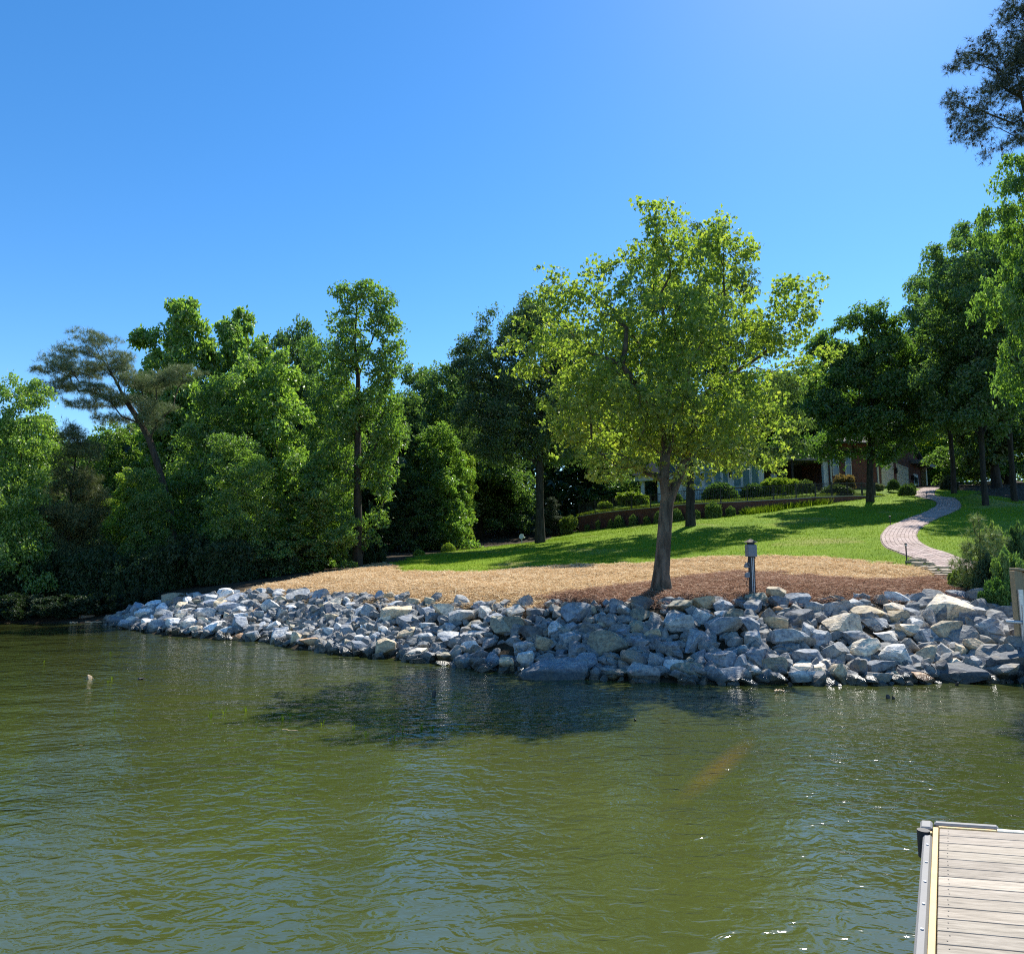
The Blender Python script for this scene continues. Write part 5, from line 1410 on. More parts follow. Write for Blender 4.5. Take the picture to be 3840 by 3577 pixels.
HAND = [
 (B_, 1240, 200, 470, 200, 'c', 'large flat cream slab with cracked top, at the bank top by the bushes'), (B_, 1450, 290, 350, 200, 'b', 'big tilted blue grey slab just below the flat cream slab'),
 (B_, 1620, 450, 460, 240, 'g', 'big jagged grey boulder left of the horizontal metal pipe'), (B_, 140, 400, 340, 240, 'c', 'big cracked cream slab lying mid bank right of the power post'),
 (B_, 420, 260, 330, 150, 't', 'flat tan slab near the bank top, right of the cracked cream slab'), (B_, 130, 220, 280, 120, 'b', None), (B_, 310, 175, 230, 100, 'p', None), (B_, 710, 115, 250, 110, 'p', None),
 (B_, 910, 150, 190, 160, 'b', None), (B_, 690, 220, 240, 120, 'c', None), (B_, 710, 310, 190, 130, 't', None), (B_, 850, 280, 160, 110, 'b', None), (B_, 1050, 330, 180, 200, 'g', None), (B_, 910, 370, 210, 110, 'p', None),
 (B_, 480, 370, 260, 110, 'g', None), (B_, 1230, 470, 310, 230, 't', 'large blocky tan grey boulder under the flat cream slab'), (B_, 1250, 330, 140, 130, 't', None), (B_, 1010, 500, 250, 150, 'g', None), (B_, 800, 440, 190, 130, 'c', None),
 (B_, 600, 500, 220, 90, 'p', None), (B_, 330, 540, 300, 180, 'b', None), (B_, 370, 650, 260, 230, 'c', None), (B_, 110, 670, 240, 190, 'g', None), (B_, 720, 680, 380, 190, 'p', 'large pale grey trapezoid boulder low on the bank at right'),
 (B_, 990, 680, 220, 160, 't', None), (B_, 1180, 650, 160, 140, 'p', None), (B_, 1330, 660, 190, 140, 't', None), (B_, 1520, 630, 240, 200, 't', 'tan grey pyramid shaped boulder under the jagged grey one'), (B_, 1680, 660, 180, 180, 'o', None),
 (B_, 1800, 800, 380, 260, 'd', 'huge dark boulder at the waterline cut by the right edge'), (B_, 1340, 870, 400, 180, 'd', 'broad low dark boulder at the waterline left of the huge dark one'), (B_, 1150, 840, 120, 190, 'd', None), (B_, 1280, 780, 180, 110, 'c', None),
 (B_, 520, 820, 270, 140, 'b', None), (B_, 310, 840, 150, 210, 'd', None), (B_, 140, 870, 260, 180, 't', None), (B_, 500, 920, 290, 120, 'p', None), (B_, 800, 860, 290, 120, 'd', None), (B_, 980, 915, 260, 80, 'r', 'low rusty orange rock awash at the waterline on the right'),
 (B_, 690, 910, 90, 100, 't', None), (B_, 730, 770, 120, 80, 't', None), (B_, 1000, 830, 110, 110, 'd', None), (B_, 1400, 720, 100, 90, 'g', None), (B_, 1500, 750, 210, 100, 'g', None), (B_, 1650, 240, 120, 120, 'g', None), (B_, 1800, 270, 180, 120, 'g', None),
 (B_, 80, 780, 160, 100, 'b', None), (B_, 1880, 430, 130, 90, 'p', None), (B_, 1860, 560, 120, 70, 'c', None), (B_, 1900, 660, 100, 60, 'p', None),
 (A_, 140, 210, 270, 130, 'o', None), (A_, 120, 390, 290, 190, 'p', 'big pale grey boulder below the maple, between trunk and power post'), (A_, 370, 320, 210, 170, 'p', None), (A_, 610, 210, 190, 140, 'b', None), (A_, 580, 300, 150, 90, 'p', None), (A_, 700, 340, 210, 190, 'o', 'pointed olive brown rock leaning below the left of the power post'),
 (A_, 610, 440, 340, 210, 'b', 'large blue grey boulder below left of the power post'), (A_, 300, 570, 340, 200, 'b', 'big rounded blue grey boulder mid bank below the maple'), (A_, 880, 420, 200, 180, 'b', None), (A_, 1150, 390, 230, 130, 't', None), (A_, 1420, 360, 290, 210, 'd', None), (A_, 1490, 510, 240, 200, 'g', None),
 (A_, 1330, 570, 400, 190, 'g', 'long two humped grey boulder mid bank left of the cracked cream slab'), (A_, 1670, 560, 250, 200, 'g', None), (A_, 900, 570, 190, 190, 'g', None), (A_, 1160, 90, 200, 160, 't', 'upright triangular brown rock at the bank top right of the power post'), (A_, 1390, 150, 230, 140, 'b', None), (A_, 1200, 180, 190, 130, 'b', None),
 (A_, 940, 230, 220, 150, 'b', None), (A_, 920, 140, 250, 90, 'o', 'flat olive rock directly at the foot of the power post'), (A_, 1570, 230, 190, 130, 'g', None), (A_, 580, 780, 290, 160, 'b', None), (A_, 960, 770, 230, 190, 'b', None), (A_, 1490, 760, 300, 190, 'b', None), (A_, 1130, 840, 230, 160, 'o', None),
 (A_, 780, 840, 170, 190, 'g', None), (A_, 610, 940, 400, 160, 'b', 'wide blue grey boulder at the waterline below left of the power post'), (A_, 250, 920, 310, 150, 'o', None), (A_, 76, 850, 190, 140, 'p', None), (A_, 950, 920, 200, 130, 'p', None), (A_, 1160, 970, 210, 120, 'b', None), (A_, 1500, 950, 370, 110, 'p', None),
 (A_, 1540, 870, 420, 120, 'c', 'long dark sided slab with cream top just above the waterline'), (A_, 370, 910, 180, 100, 'd', None), (A_, 450, 860, 200, 120, 'd', None), (A_, 1300, 760, 160, 110, 'd', None), (A_, 1740, 900, 140, 90, 'g', None),
 (C_, 500, 880, 640, 190, 'b', 'very long blue grey slab lying along the waterline left of the maple'), (C_, 1450, 920, 320, 170, 'g', 'broad blue grey boulder at the waterline below the maple trunk'), (C_, 1090, 610, 400, 230, 'o', 'large olive grey boulder mid bank below left of the maple trunk'),
 (C_, 1440, 190, 210, 160, 'd', 'dark block standing at the bank top in the trunk shadow of the maple'), (C_, 740, 310, 290, 220, 'b', None), (C_, 520, 250, 180, 120, 'g', None), (C_, 100, 280, 190, 150, 'p', None), (C_, 90, 420, 190, 200, 'o', None), (C_, 260, 510, 220, 170, 'd', None), (C_, 530, 450, 180, 160, 'p', None),
 (C_, 690, 450, 170, 130, 'b', None), (C_, 670, 570, 190, 150, 'g', None), (C_, 890, 540, 170, 110, 'b', None), (C_, 420, 620, 200, 170, 't', None), (C_, 180, 650, 190, 120, 'g', None), (C_, 200, 780, 160, 170, 'p', None), (C_, 790, 680, 220, 130, 'b', None), (C_, 820, 820, 280, 200, 'b', None), (C_, 1180, 930, 260, 110, 'o', None),
 (C_, 1370, 790, 260, 220, 'd', None), (C_, 1580, 790, 190, 170, 'g', None), (C_, 890, 250, 170, 120, 'o', None), (C_, 1180, 220, 170, 150, 'b', None), (C_, 1260, 260, 160, 110, 'g', None), (C_, 1430, 310, 190, 130, 'o', None), (C_, 1430, 590, 220, 110, 'b', None), (C_, 1730, 660, 190, 150, 'b', None), (C_, 1000, 890, 220, 110, 'd', None),
 (C_, 600, 710, 160, 90, 'd', None), (C_, 1400, 430, 190, 120, 'o', None), (C_, 1220, 500, 140, 110, 'b', None), (C_, 1020, 400, 200, 100, 'o', None), (C_, 320, 290, 190, 110, 'd', None), (C_, 310, 350, 140, 100, 'd', None), (C_, 1600, 590, 150, 120, 'd', None), (C_, 640, 760, 220, 80, 'd', None),
 (D_, 1300, 640, 200, 120, 'p', 'bright white lit flat rock in the lower middle of the bank'), (D_, 710, 730, 270, 130, 'c', 'flat cream slab overhanging the water in the left half of the bank'), (D_, 410, 670, 190, 210, 't', 'tall tan striped block at the waterline left of the flat cream slab'), (D_, 160, 650, 190, 140, 'b', None),
 (D_, 870, 760, 170, 120, 'b', None), (D_, 1400, 750, 240, 160, 'd', None), (D_, 1290, 810, 240, 110, 'g', None), (D_, 1550, 800, 150, 190, 'b', None), (D_, 1220, 330, 260, 150, 'g', None), (D_, 1040, 260, 210, 140, 'c', 'cream topped dark block near the bank top in the left half'), (D_, 840, 270, 200, 110, 'b', None), (D_, 660, 380, 220, 160, 'b', None),
 (D_, 520, 290, 300, 140, 't', 'large tan boulder with flat sloping face in the upper left half'), (D_, 420, 360, 150, 110, 'c', None), (D_, 480, 110, 140, 100, 't', 'pointed tan grey rock poking up against the straw'), (D_, 880, 170, 130, 110, 'o', 'pointed olive rock poking up against the straw'), (D_, 700, 180, 150, 110, 't', None), (D_, 500, 200, 160, 90, 'p', None),
 (D_, 1700, 420, 300, 200, 'o', 'big olive grey boulder at the edge of the tree shadow'), (D_, 220, 450, 150, 100, 'p', None), (D_, 410, 480, 140, 110, 'p', None), (D_, 640, 490, 220, 90, 't', None), (D_, 1110, 550, 260, 110, 'g', None), (D_, 880, 540, 200, 90, 'p', None), (D_, 940, 460, 240, 70, 'b', None), (D_, 860, 430, 160, 90, 'p', None),
 (D_, 1350, 500, 240, 80, 'p', None), (D_, 1110, 441, 140, 110, 'g', None), (D_, 1450, 440, 220, 80, 'b', None), (D_, 1470, 290, 120, 140, 'p', None), (D_, 1590, 340, 180, 110, 'b', None), (D_, 310, 540, 170, 100, 'g', None), (D_, 180, 560, 170, 90, 'p', None), (D_, 40, 610, 120, 90, 't', None), (D_, 740, 550, 160, 80, 'g', None),
 (D_, 650, 610, 110, 60, 't', None), (D_, 1700, 840, 150, 160, 't', None), (D_, 1030, 820, 140, 50, 'p', None), (D_, 1060, 740, 170, 80, 'o', None), (D_, 570, 130, 120, 70, 'g', None), (D_, 220, 120, 110, 70, 'g', None), (D_, 60, 200, 120, 60, 'p', None),
 ((0, 0, 1), 950, 2388, 62, 44, 'g', 'boxy blue grey boulder at the waterline with a rusty rock on its left'), ((0, 0, 1), 898, 2394, 60, 32, 'r', 'rusty orange rock at the waterline beside a boxy blue grey boulder'), ((0, 0, 1), 860, 2282, 84, 42, 'b', None), ((0, 0, 1), 690, 2275, 60, 34, 't', None),
]
def bank_hit(u, v):
    p = hit(u, v, 9, 40)
    return p
ROCKS = []       # dict: pos, dims, colour key, label
def v_range(u):
    uw = [p[0] for p in SHORE]; vw = [p[1] for p in SHORE]; ut = [p[0] for p in BANKTOP]; vt = [p[1] for p in BANKTOP]
    return np.interp(u, ut, vt), np.interp(u, uw, vw)
for o_, cx0, cy0, w0, h0, c0, lab in HAND:
    u, v, w, h = o_[0] + cx0 * o_[2], o_[1] + cy0 * o_[2], w0 * o_[2], h0 * o_[2]
    p = bank_hit(u, min(v + h * 0.22, v_range(u)[1] + 6))
    Y = p.y; W_, H_ = px(w, Y) * 1.14, px(h, Y) * 1.14
    dpt = min(1.1 * W_, max(.75 * W_, 1.0 * H_))
    ctr = at(u, v, Y - (0.35 if lab and 'large flat cream' in lab else 0.05))
    ROCKS.append(dict(p=Vector((ctr.x, ctr.y, max(ctr.z, 0.02))), d=(W_, dpt, H_), c=c0, l=lab, hand=True, u=u, v=v, w=w, h=h))
taken = [(r['p'].x, r['p'].y, (r['d'][0] + r['d'][1]) / 4) for r in ROCKS]
# fill the rest of the bank
rr = random.Random(5)
tries = 0
N_ROCK = 308
while len(ROCKS) < N_ROCK and tries < 60000:
    tries += 1
    u = rr.choice((rr.uniform(415, 3850), rr.uniform(415, 1350)))
    v0_, v1_ = v_range(u); f = rr.random(); v = v0_ + (v1_ + 8 - v0_) * f
    p = bank_hit(u, v)
    sz = (rr.uniform(.26, .52) if u > 1300 else rr.uniform(.30, .62)) * (1.1 if f > .8 else 1)
    rad = sz * .44
    if any((p.x - a) ** 2 + (p.y - b) ** 2 < (rad * .92 + c * (1.0 if u > 1800 else .85)) ** 2 for a, b, c in taken): 
        if tries < 55000 or rr.random() < .9: continue
    taken.append((p.x, p.y, rad))
    light = np.interp(u, [400, 1500, 2200, 3800], [1, .7, .15, .5])  # paler stones picked towards the left to stand for its sunlight
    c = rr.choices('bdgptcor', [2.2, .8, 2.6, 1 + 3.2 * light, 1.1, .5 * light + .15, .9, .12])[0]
    W_, D_y, H_ = sz * rr.uniform(.85, 1.35), sz * rr.uniform(.75, 1.1), sz * rr.uniform(.5, .85)
    z = p.z + H_ * rr.uniform(.02, .22)
    uu, vv = project((p.x, p.y, z))
    ROCKS.append(dict(p=Vector((p.x, p.y, max(z, .02))), d=(W_, D_y, H_), c=c, l=None, hand=False, u=uu, v=vv, w=W_ * F_PX / p.y, h=H_ * F_PX / p.y))
# what each rock looks like and what it lies beside
def where(u):
    for a, b, t in ((0, 560, 'at the far left tip'), (560, 700, 'near the left tip'), (700, 850, 'left of the rusty rock'), (850, 1010, 'above the rusty rock'), (1010, 1220, 'right of the rusty rock'), (1220, 1400, 'left of the tan striped block'),
                    (1400, 1520, 'above the tan striped block'), (1520, 1660, 'above the overhanging cream slab'), (1660, 1800, 'right of the overhanging cream slab'), (1800, 1960, 'left of the very long slab'), (1960, 2180, 'above the very long slab'), (2180, 2360, 'left of the maple trunk'),
                    (2360, 2560, 'straight below the maple trunk'), (2560, 2740, 'between maple and power post'), (2740, 2900, 'straight below the power post'), (2900, 3060, 'right of the power post'), (3060, 3240, 'below the cracked cream slab'), (3240, 3440, 'left of the flat cream slab'), (3440, 3660, 'below the flat cream slab'), (3660, 4200, 'beside the lumber post')):
        if a <= u < b: return t
def row(r):
    a, b = v_range(r['u']); t = (r['v'] - a) / (b - a)
    return 'topmost' if t < .2 else 'upper' if t < .42 else 'midbank' if t < .62 else 'lower' if t < .84 else 'waterline'
def form(r):
    a = r['w'] / max(r['h'], 1); s = max(r['d'])
    size = 'big' if s > .85 else 'medium' if s > .5 else 'small'
    return size, ('flat' if a > 2.0 else 'long' if a > 1.55 else 'upright' if a < 1.0 else 'blocky')
ORD = ['leftmost', 'second from left', 'third from left', 'fourth from left', 'fifth from left', 'sixth from left', 'seventh from left', 'eighth from left']
NUM = {2: 'two', 3: 'three', 4: 'four', 5: 'five', 6: 'six', 7: 'seven', 8: 'eight'}
cells = {}
for r in ROCKS:
    if r['l'] is None:
        s, f = form(r); key = (s, RC_[r['c']][1], f, row(r), where(r['u'])); cells.setdefault(key, []).append(r)
for key, rs in cells.items():
    s, c, f, ro, wh = key
    base = f'{s} {f} {c} {ro} rock {wh}'
    rs.sort(key=lambda r: r['u'])
    for i, r in enumerate(rs):
        r['l'] = base if len(rs) == 1 else f'{ORD[i]} of {NUM[len(rs)]} {s} {f} {c} {ro} rocks {wh}'
for r in ROCKS:
    if len(r['l'].split()) > 16: r['l'] = r['l'].replace(' small ', ' ').replace(' medium ', ' ').replace(' big ', ' ')
    if len(r['l'].split()) > 16: r['l'] = r['l'].replace('straight ', '').replace('overhanging ', '').replace('the ', '')
ri = random.Random(9)
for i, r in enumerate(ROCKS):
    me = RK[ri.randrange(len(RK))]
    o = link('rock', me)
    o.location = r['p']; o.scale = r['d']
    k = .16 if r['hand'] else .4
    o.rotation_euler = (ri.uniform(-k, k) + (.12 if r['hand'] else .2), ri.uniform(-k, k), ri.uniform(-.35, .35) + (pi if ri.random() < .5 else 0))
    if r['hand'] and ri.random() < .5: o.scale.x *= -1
    v = ri.uniform(.80, 1.22) * np.interp(r['u'], [400, 1300, 1900], [1.5, 1.38, 1.08]); o.color = tuple(c * v for c in RC_[r['c']][0]) + (1,)  # same stone, colour lightened towards the left to imitate fuller sun
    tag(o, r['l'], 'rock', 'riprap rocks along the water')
# smaller stones that fill the gaps and the bank beyond the frame
V, Q = [], []
rs_ = [np.array([tuple(v.co) for v in m.vertices]) for m in RKS]; rf_ = [np.array([tuple(p.vertices) for p in m.polygons]) for m in RKS]
nb = 0
for i in range(2900):
    if i < 2600:
        u = rr.uniform(400, 3860) if i % 3 else rr.uniform(400, 1600)
        v0_, v1_ = v_range(u); p = bank_hit(u, v0_ + (v1_ + 14 - v0_) * rr.random()); sz = rr.uniform(.11, .34)
    else:
        x = rr.uniform(8.6, 13.5); y = rr.uniform(12.1, 15.2); p = Vector((x, y, h1(x, y))); sz = rr.uniform(.3, .7)
    k = rr.randrange(len(rs_)); a, b, c = rr.uniform(0, 6.28), rr.uniform(-.6, .6), rr.uniform(-.6, .6)
    R = np.array(Matrix.Rotation(a, 3, 'Z') @ Matrix.Rotation(b, 3, 'X') @ Matrix.Rotation(c, 3, 'Y'))
    W = (rs_[k] * np.array([sz * rr.uniform(.9, 1.4), sz, sz * rr.uniform(.5, .9)])) @ R.T + np.array([p.x, p.y, max(p.z + sz * rr.uniform(-.05, .25), 0.0)])
    V.append(W); Q.append(rf_[k] + nb); nb += len(W)
me = np_mesh('rubble', np.concatenate(V), np.concatenate(Q), False)
tag(link('rubble', me, M['rock'], color=(0.22, 0.225, 0.225)), 'small broken stones filling the gaps between the riprap rocks', 'rubble', kind='stuff')

# ------------------------------------------------------------------ power post on the mulch
pp = hit(2822, 2236); pp.z -= .03
post = tag(empty('power_post', pp, 0.10), 'grey dock power post with utility box and lantern cap on the mulch', 'power post')
q = px(1, pp.y)
MB().box((0, 0, .45), (.115, .10, .98)).build('post_body', M['post_dark'], post, bevel=.008)
MB().box((-.012, -.056, .46), (.014, .014, .86)).box((.026, -.054, .46), (.012, .010, .86)).build('face_strip', M['pale'], post)
MB().box((.062, .0, .46), (.012, .08, .90)).build('side_strip', M['post_dark'], post)
MB().box((-.01, -.03, 1.04), (.21, .17, .27)).build('utility_box', M['post_grey'], post, bevel=.008)
MB().box((-.01, -.118, 1.04), (.19, .008, .25)).build('box_door', M['post_grey'], post, bevel=.003)
MB().box((.085, .02, .92), (.03, .07, .10)).build('side_socket', M['bronze'], post)
MB().box((0, -.01, 1.20), (.13, .12, .06)).build('lantern_neck', M['black'], post)
cp = MB(); n = 4
hw = .115
cp.add([(-hw, -hw, 1.232), (hw, -hw, 1.232), (hw, hw, 1.232), (-hw, hw, 1.232), (0, 0, 1.315)], [(3,2,1,0),(0,1,4),(1,2,4),(2,3,4),(3,0,4)])
cp.build('lantern_cap', M['bronze'], post)
for z in (.72, .50):
    cv = MB(); pts = [(-.06, 0, z - .06), (-.155, 0, z - .06), (-.155, 0, z - .01), (-.12, 0, z + .05), (-.06, 0, z + .06)]
    cv.slab([(x, -.045, zz) for x, _, zz in pts], (0, .09, 0)); cv.build('socket_cover', M['post_grey'], post, bevel=.005)
def curve_pts(a, b, sag, n=8):
    a, b, s = Vector(a), Vector(b), Vector(sag)
    return [a.lerp(b, i / n) + s * (4 * (i / n) * (1 - i / n)) for i in range(n + 1)]
MB().path(curve_pts((-.085, -.06, .91), (-.06, -.05, .70), (-.03, 0, -.06)), .010).path(curve_pts((-.10, -.02, .44), (-.065, -.05, .20), (-.06, 0, -.05)), .006).build('cable', M['black'], post)

# ------------------------------------------------------------------ satellite dish
dp = hit(1957, 2040)
dish = tag(empty('satellite_dish', dp, radians(-20)), 'small white satellite dish on a pole at the edge of the wood', 'satellite dish')
k = px(1, dp.y)
MB().tube((0, 0, -.1), (0, 0, 20 * k), .03, .03, 8).build('pole', M['galv'], dish)
dm = MB(); ring = []
V = []; Fc = []
for side in (0, 1):
    for i in range(6):
        r_ = 10.5 * k * i / 5
        for j in range(20):
            a = 2 * pi * j / 20
            V.append((cos(a) * r_ * .92, -.06 - r_ * r_ * .55 + (.02 if side else 0), sin(a) * r_ * 1.08))
for s in (0, 1):
    for i in range(5):
        for j in range(20):
            a, b = s * 120 + i * 20 + j, s * 120 + i * 20 + (j + 1) % 20
            f = (a, b, b + 20, a + 20); Fc.append(f if s else f[::-1])
for j in range(20): Fc.append((100 + j, 100 + (j + 1) % 20, 220 + (j + 1) % 20, 220 + j))
dm.add(V, Fc)
o = dm.build('reflector', M['dish'], dish, Vector((0, 0, 27 * k))); o.rotation_euler = (radians(-28), radians(-14), 0)
MB().tube((0, -.02, 20 * k), (17 * k, -.4, 24 * k), .015, .012, 6).build('feed_arm', M['galv'], dish)
MB().box((17 * k, -.42, 24.5 * k), (.09, .16, .09)).build('feed_horn', M['pale'], dish, bevel=.01)

# ------------------------------------------------------------------ path lights
for i, (u, v, hp, l) in enumerate([(3401, 2113, 76, 'tall thin black path light at the near bend beside the flagstones'), (3339, 1972, 38, 'black path light on the lawn at the left bulge of the path'), (3475, 1868, 20, 'small distant black path light on the upper path'), ]):
    g = hit(u, v); Hh = px(hp, g.y)
    t = tag(empty('path_light', g), l, 'path light', 'lights along the brick path')
    MB().tube((0, 0, -.1), (0, 0, Hh * .9), .02, .02, 6).build('stem', M['black'], t)
    MB().tube((0, 0, Hh * .86), (0, 0, Hh * .94), .035, .035, 10).build('lamp', M['pale'] if i == 0 else M['black'], t)
    MB().tube((0, 0, Hh * .93), (0, 0, Hh), .065 if i else .05, .02, 12).build('hood', M['black'], t)
    MB().tube((0, 0, -.02), (0, 0, .05), .06, .04, 8).build('base', M['black'], t)

# ------------------------------------------------------------------ lumber post and pipes at the right edge
LY = 13.1
t = tag(empty('lumber_post', at(3826, 2480, LY)), 'weathered lumber post with slanted cap board at the right edge', 'post')
b0, b1 = at(3838, 2490, LY), at(3808, 2140, LY)
L0 = t.location
dx = Vector((px(32, LY), 0.02, 0))
for i in range(3):
    a, b = b0 + dx * i, b1 + dx * i + Vector((0, 0, -.03 * i))
    a.z = min(a.z, 0.0) - .4
    MB().bar(a - L0, b - L0, px(28, LY), .14 if i != 1 else .10, (0, 1, 0)).build('board', M['lumber'], t, bevel=.006)
MB().bar(b1 + Vector((-.03, 0, .035)) - L0, b1 + dx * 3.2 + Vector((0, 0, -.06)) - L0, .22, .045).build('cap_board', M['lumber'], t, bevel=.006)
t2 = tag(empty('pipe_brace', at(3835, 2330, LY - .12)), 'galvanised pipe brace bolted across the lumber post over the rocks', 'pipe')
L1 = t2.location
a0, a1 = at(3826, 2210, LY - .14), at(3846, 2440, LY - .14)
MB().tube(a1 - L1, a0 - L1, .045, .045, 12).build('upright_pipe', M['galv'], t2)
MB().tube(at(3840, 2270, LY - .2) - L1, at(3850, 2460, LY - .2) - L1, .04, .04, 12).build('upright_pipe', M['galv'], t2)
MB().tube(at(3768, 2329, LY - .16) - L1, at(3900, 2338, LY - .16) - L1, .035, .035, 12).build('cross_pipe', M['galv'], t2)

# ------------------------------------------------------------------ floating dock
DZ = 0.35
c0 = on_z(3521, 3094, DZ); cR = on_z(3840, 3115, DZ); cN = on_z(3509, 3577, DZ)
dk = tag(empty('floating_dock', Vector((c0.x, c0.y, 0))), 'grey beige plank floating dock at the lower right corner', 'dock')
D0 = dk.location
pd = (cR - c0).normalized(); dd = (cN - c0).normalized()      # along the planks, and back towards the viewer
perp = Vector((-pd.y, pd.x, 0)); 
if perp.y > 0: perp = -perp
step = (on_z(3518, 3346, DZ) - on_z(3521, 3178, DZ)).length / 5 
WID = 2.6
def dpt(s, d, z): return c0 + pd * s + dd * d + Vector((0, 0, z - DZ)) - D0
npk = 34
tints = {6: (1.28, 1.27, 1.25)}
for i in range(npk):
    d0, d1 = step * i + .06, step * (i + 1) + .06 - .006
    pts = [(0.004, d0), (WID, d0), (WID, d1), (0.004, d1)]
    m = MB().slab([dpt(a, b, DZ) - dpt(0, d0, DZ) for a, b in pts], (0, 0, -.032))
    me = m.mesh('plank', .003)
    # plank-aligned local axes so that the grain runs along the board
    ang = math.atan2(pd.y, pd.x)
    me.transform(Matrix.Rotation(-ang, 4, 'Z'))
    v = rnd.uniform(.9, 1.08); cc = tints.get(i, (v, v * rnd.uniform(.98, 1.01), v * rnd.uniform(.96, 1.0)))
    o = link('plank', me, M['plank'], dk, dpt(0, d0, DZ), cc); o.rotation_euler.z = ang
    if i == 6: o['label'] = 'pale newer plank'
scr = MB().tube((0, 0, 0), (0, 0, .003), .0035, .0035, 8).mesh('screw'); scr.materials.append(M['black'])
for i in range(18):
    for f_ in (.3, .72):
        link('screw', scr, None, dk, dpt(.055 + rnd.uniform(-.006, .006), step * (i + f_) + .06, DZ - .001))
LEN = step * npk + .1
def strip(name, s0, s1, d0, d1, za, zb, m, bev=.003, label=None):
    mb = MB().slab([dpt(a, b, zb) for a, b in ((s0, d0), (s1, d0), (s1, d1), (s0, d1))], (0, 0, za - zb))
    o = mb.build(name, m, dk, bevel=bev)
    if label: o['label'] = label
    return o
strip('end_board', .36, WID, .0, .045, DZ - .14, DZ + .004, M['cream'])
strip('end_board', -.002, .355, .022, .045, DZ - .14, DZ + .004, M['new_wood'])
strip('edge_strip', -.036, -.002, .05, LEN, DZ - .10, DZ + .004, M['new_wood'])
rail = strip('rub_rail', -.098, -.040, .155, LEN, DZ - .16, DZ - .012, M['alu'], .012)
strip('rail_bracket', -.075, -.040, .112, .150, DZ - .05, DZ - .004, M['new_wood'])
co = strip('corner_bumper', -.118, -.04, -.06, .09, DZ - .16, DZ + .012, M['alu'], .012)
strip('corner_bumper', -.03, .37, -.065, -.005, DZ - .16, DZ + .012, M['alu'], .012)
mb = MB().tube(dpt(-.095, .125, DZ - .17), dpt(-.095, .125, DZ + .004), .04, .04, 14); mb.build('bumper_plug', M['rubber'], dk)
for i in range(8):
    d = .36 + .30 * i
    MB().tube(dpt(-.066, d, DZ - .014), dpt(-.066, d, DZ - .006), .008, .008, 8).build('screw', M['pale'], dk)
strip('deck_float', .05, WID - .1, .15, LEN - .1, -.18, DZ - .16, M['rubber'], .0)
for s in (.25, .9, 1.6, 2.3): strip('joist', s, s + .05, .05, LEN - .05, DZ - .16, DZ - .034, M['lumber'], 0)

# ------------------------------------------------------------------ things in the water and on the cove shore
def snag(u, v, w, h, m, label, name='snag', seed=1):
    p = on_z(u, v, 0.0); r_ = np.random.default_rng(seed)
    me = rock_mesh(900 + seed, 3, name); me.materials.clear()
    o = link(name, me, m); o.location = p + Vector((0, 0, px(h, p.y) * .25)); o.scale = (px(w, p.y), px(w, p.y) * .7, px(h, p.y)); o.rotation_euler.z = r_.uniform(0, 3)
    return tag(o, label, 'stump')
snag(1627, 2610, 22, 26, M['snag'], 'small black stump sticking out of the water below the rocks', 'stump', 1)
snag(530, 2547, 26, 9, M['snag'], 'thin dark snag awash right of the tan wood in the left water', 'snag', 2)
snag(3330, 2618, 18, 20, M['snag'], 'left of two black stubs close together in the right water', 'snag', 3)
snag(3350, 2620, 12, 16, M['snag'], 'right, smaller of two black stubs close together in the right water', 'snag', 4)
snag(2965, 2572, 16, 20, M['snag'], 'black stub just off the rocks below right of the power post', 'snag', 5)
snag(3590, 2570, 14, 18, M['snag'], 'black stub off the broad low dark boulder at right', 'snag', 6)
snag(2382, 2701, 12, 10, M['snag'], 'tiny black speck of wood in the dark tree shadow on the water', 'snag', 7)
p = on_z(333, 2546, 0)
w_ = tag(empty('floating_wood', p), 'tan piece of bleached wood floating in the left water', 'driftwood')
k = px(1, p.y)
me = rock_mesh(931, 3, 'wood_block'); me.materials.clear()
o = link('wood_block', me, M['tan_snag'], w_, Vector((0, 0, 6 * k))); o.scale = (20 * k, 16 * k, 20 * k)
o = MB().tube((-10 * k, 0, .0), (12 * k, .03, 2 * k), 3 * k, 2 * k, 7).build('root', M['tan_snag'], w_)
def log(u0, v0, u1, v1, r, m, label, z=None, Y0=None, Y1=None):
    a = on_z(u0, v0, 0.03) if Y0 is None else at(u0, v0, Y0); b = on_z(u1, v1, 0.03) if Y1 is None else at(u1, v1, Y1)
    n = 7; nodes = np.array([np.array(a) + (np.array(b) - np.array(a)) * i / n + (RNG.normal(0, r * .5, 3) if 0 < i < n else 0) for i in range(n + 1)])
    nodes -= np.array(a)
    V, Q = limbs(nodes, np.arange(-1, n), np.linspace(r, r * .6, n + 1))
    o = link('log', np_mesh('log', V, Q, True), m); o.location = a
    return tag(o, label, 'log')
log(300, 2312, 440, 2283, .09, M['drift'], 'grey driftwood log slanting up the dark cove shore to the rocks', None, 23.4, 24.2)
log(318, 2333, 382, 2332, .035, M['tan_snag'], 'straight pale stick floating at the cove shore')
log(262, 2334, 290, 2335, .03, M['tan_snag'], 'short pale forked stick floating left of the straight one')
log(300, 2329, 345, 2327, .03, M['drift'], 'grey twig floating behind the straight pale stick')
log(20, 2302, 150, 2304, .06, M['drift'], 'dim grey log in the debris at the left of the cove')
log(130, 2308, 260, 2312, .05, M['drift'], 'dim grey log in the debris right of the first one in the cove')
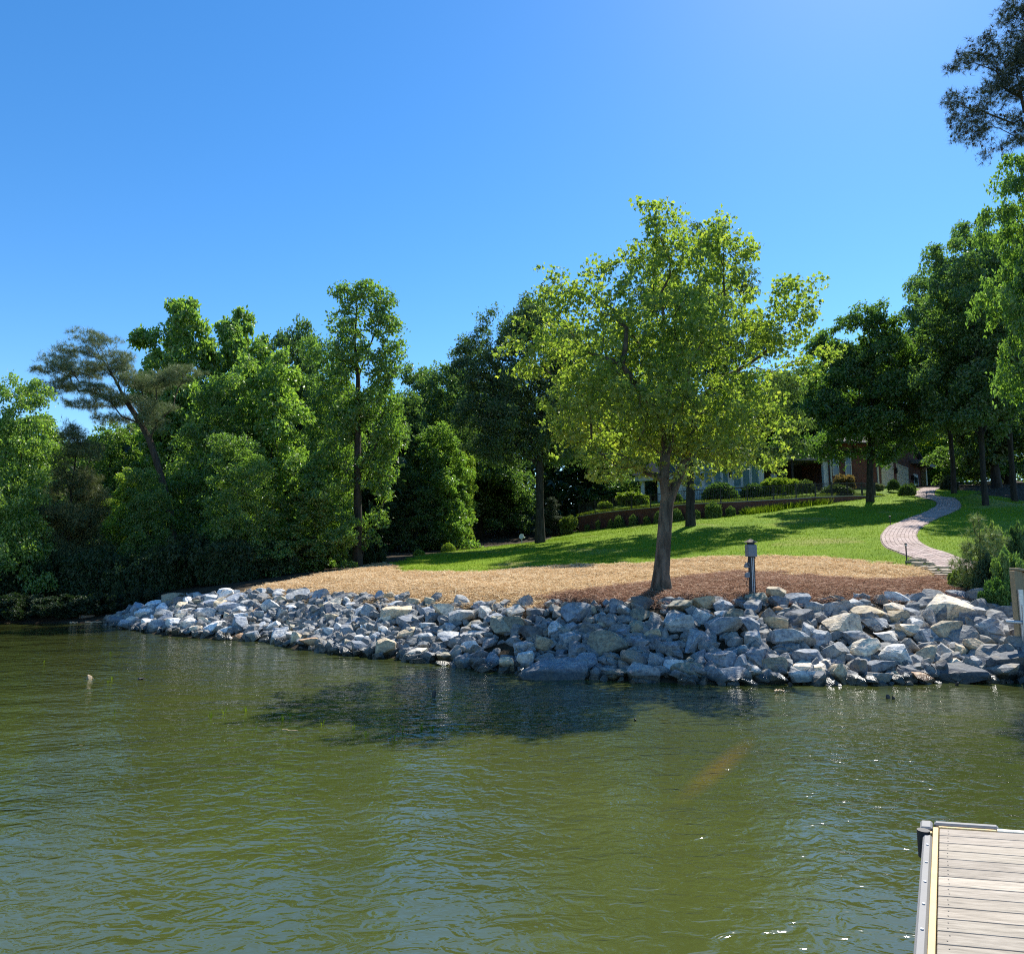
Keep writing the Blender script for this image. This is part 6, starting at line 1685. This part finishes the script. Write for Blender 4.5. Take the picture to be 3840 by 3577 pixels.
log(2905, 2592, 2942, 2588, .02, M['tan_snag'], 'thin tan stick floating just off the rocks right of the power post')
log(1058, 2736, 1118, 2740, .008, M['tan_snag'], 'thin pale reed stem floating among the water weed sprigs')
p = on_z(292, 2316, 0.1)
bm = bmesh.new(); bmesh.ops.create_uvsphere(bm, u_segments=20, v_segments=12, radius=px(9, p.y))
for v_ in bm.verts: v_.co.z *= .92
me = bpy.data.meshes.new('float_ball'); bm.to_mesh(me); bm.free(); me.polygons.foreach_set('use_smooth', np.ones(len(me.polygons), bool))
o = tag(link('float_ball', me, M['white']), 'white round float lying at the dark cove shore', 'float'); o.location = p
wm = MB(); r_ = random.Random(3)
for i in range(7):
    a = r_.uniform(0, 6.3); b = Vector((cos(a) * .02, sin(a) * .02, -.03)); t_ = Vector((cos(a) * r_.uniform(.03, .10), sin(a) * r_.uniform(.03, .10), r_.uniform(.05, .16)))
    s = Vector((-sin(a), cos(a), 0)) * .006; m_ = b.lerp(t_, .55) + Vector((0, 0, .03))
    wm.add([b - s, b + s, m_ + s * 1.3, m_ - s * 1.3], [(0,1,2,3)]); wm.add([m_ - s * 1.3, m_ + s * 1.3, t_], [(0,1,2)])
wme = wm.mesh('water_weed'); wme.materials.append(M['grass'])
WEEDS = sorted(((425, 2675), (790, 2692), (840, 2675), (922, 2668), (955, 2735), (1060, 2700), (1085, 2694), (1208, 2718), (1325, 2735), (1375, 2765), (1505, 2745), (1475, 2775), (1580, 2735), (1620, 2740), (420, 2548), (405, 2560), (165, 2485), (415, 2452)))
WORD = 'first second third fourth fifth sixth seventh eighth ninth tenth eleventh twelfth thirteenth fourteenth fifteenth sixteenth seventeenth eighteenth'.split()
for i, (u, v) in enumerate(WEEDS):
    o = link('water_weed', wme); o.location = on_z(u, v, 0); sc = rnd.uniform(.4, .75); o.scale = (sc, sc, sc); o.rotation_euler.z = rnd.uniform(0, 6)
    tag(o, f'small green sprig of water weed in the lake, {WORD[i]} from the left', 'water weed', 'sprigs of water weed in the lake')
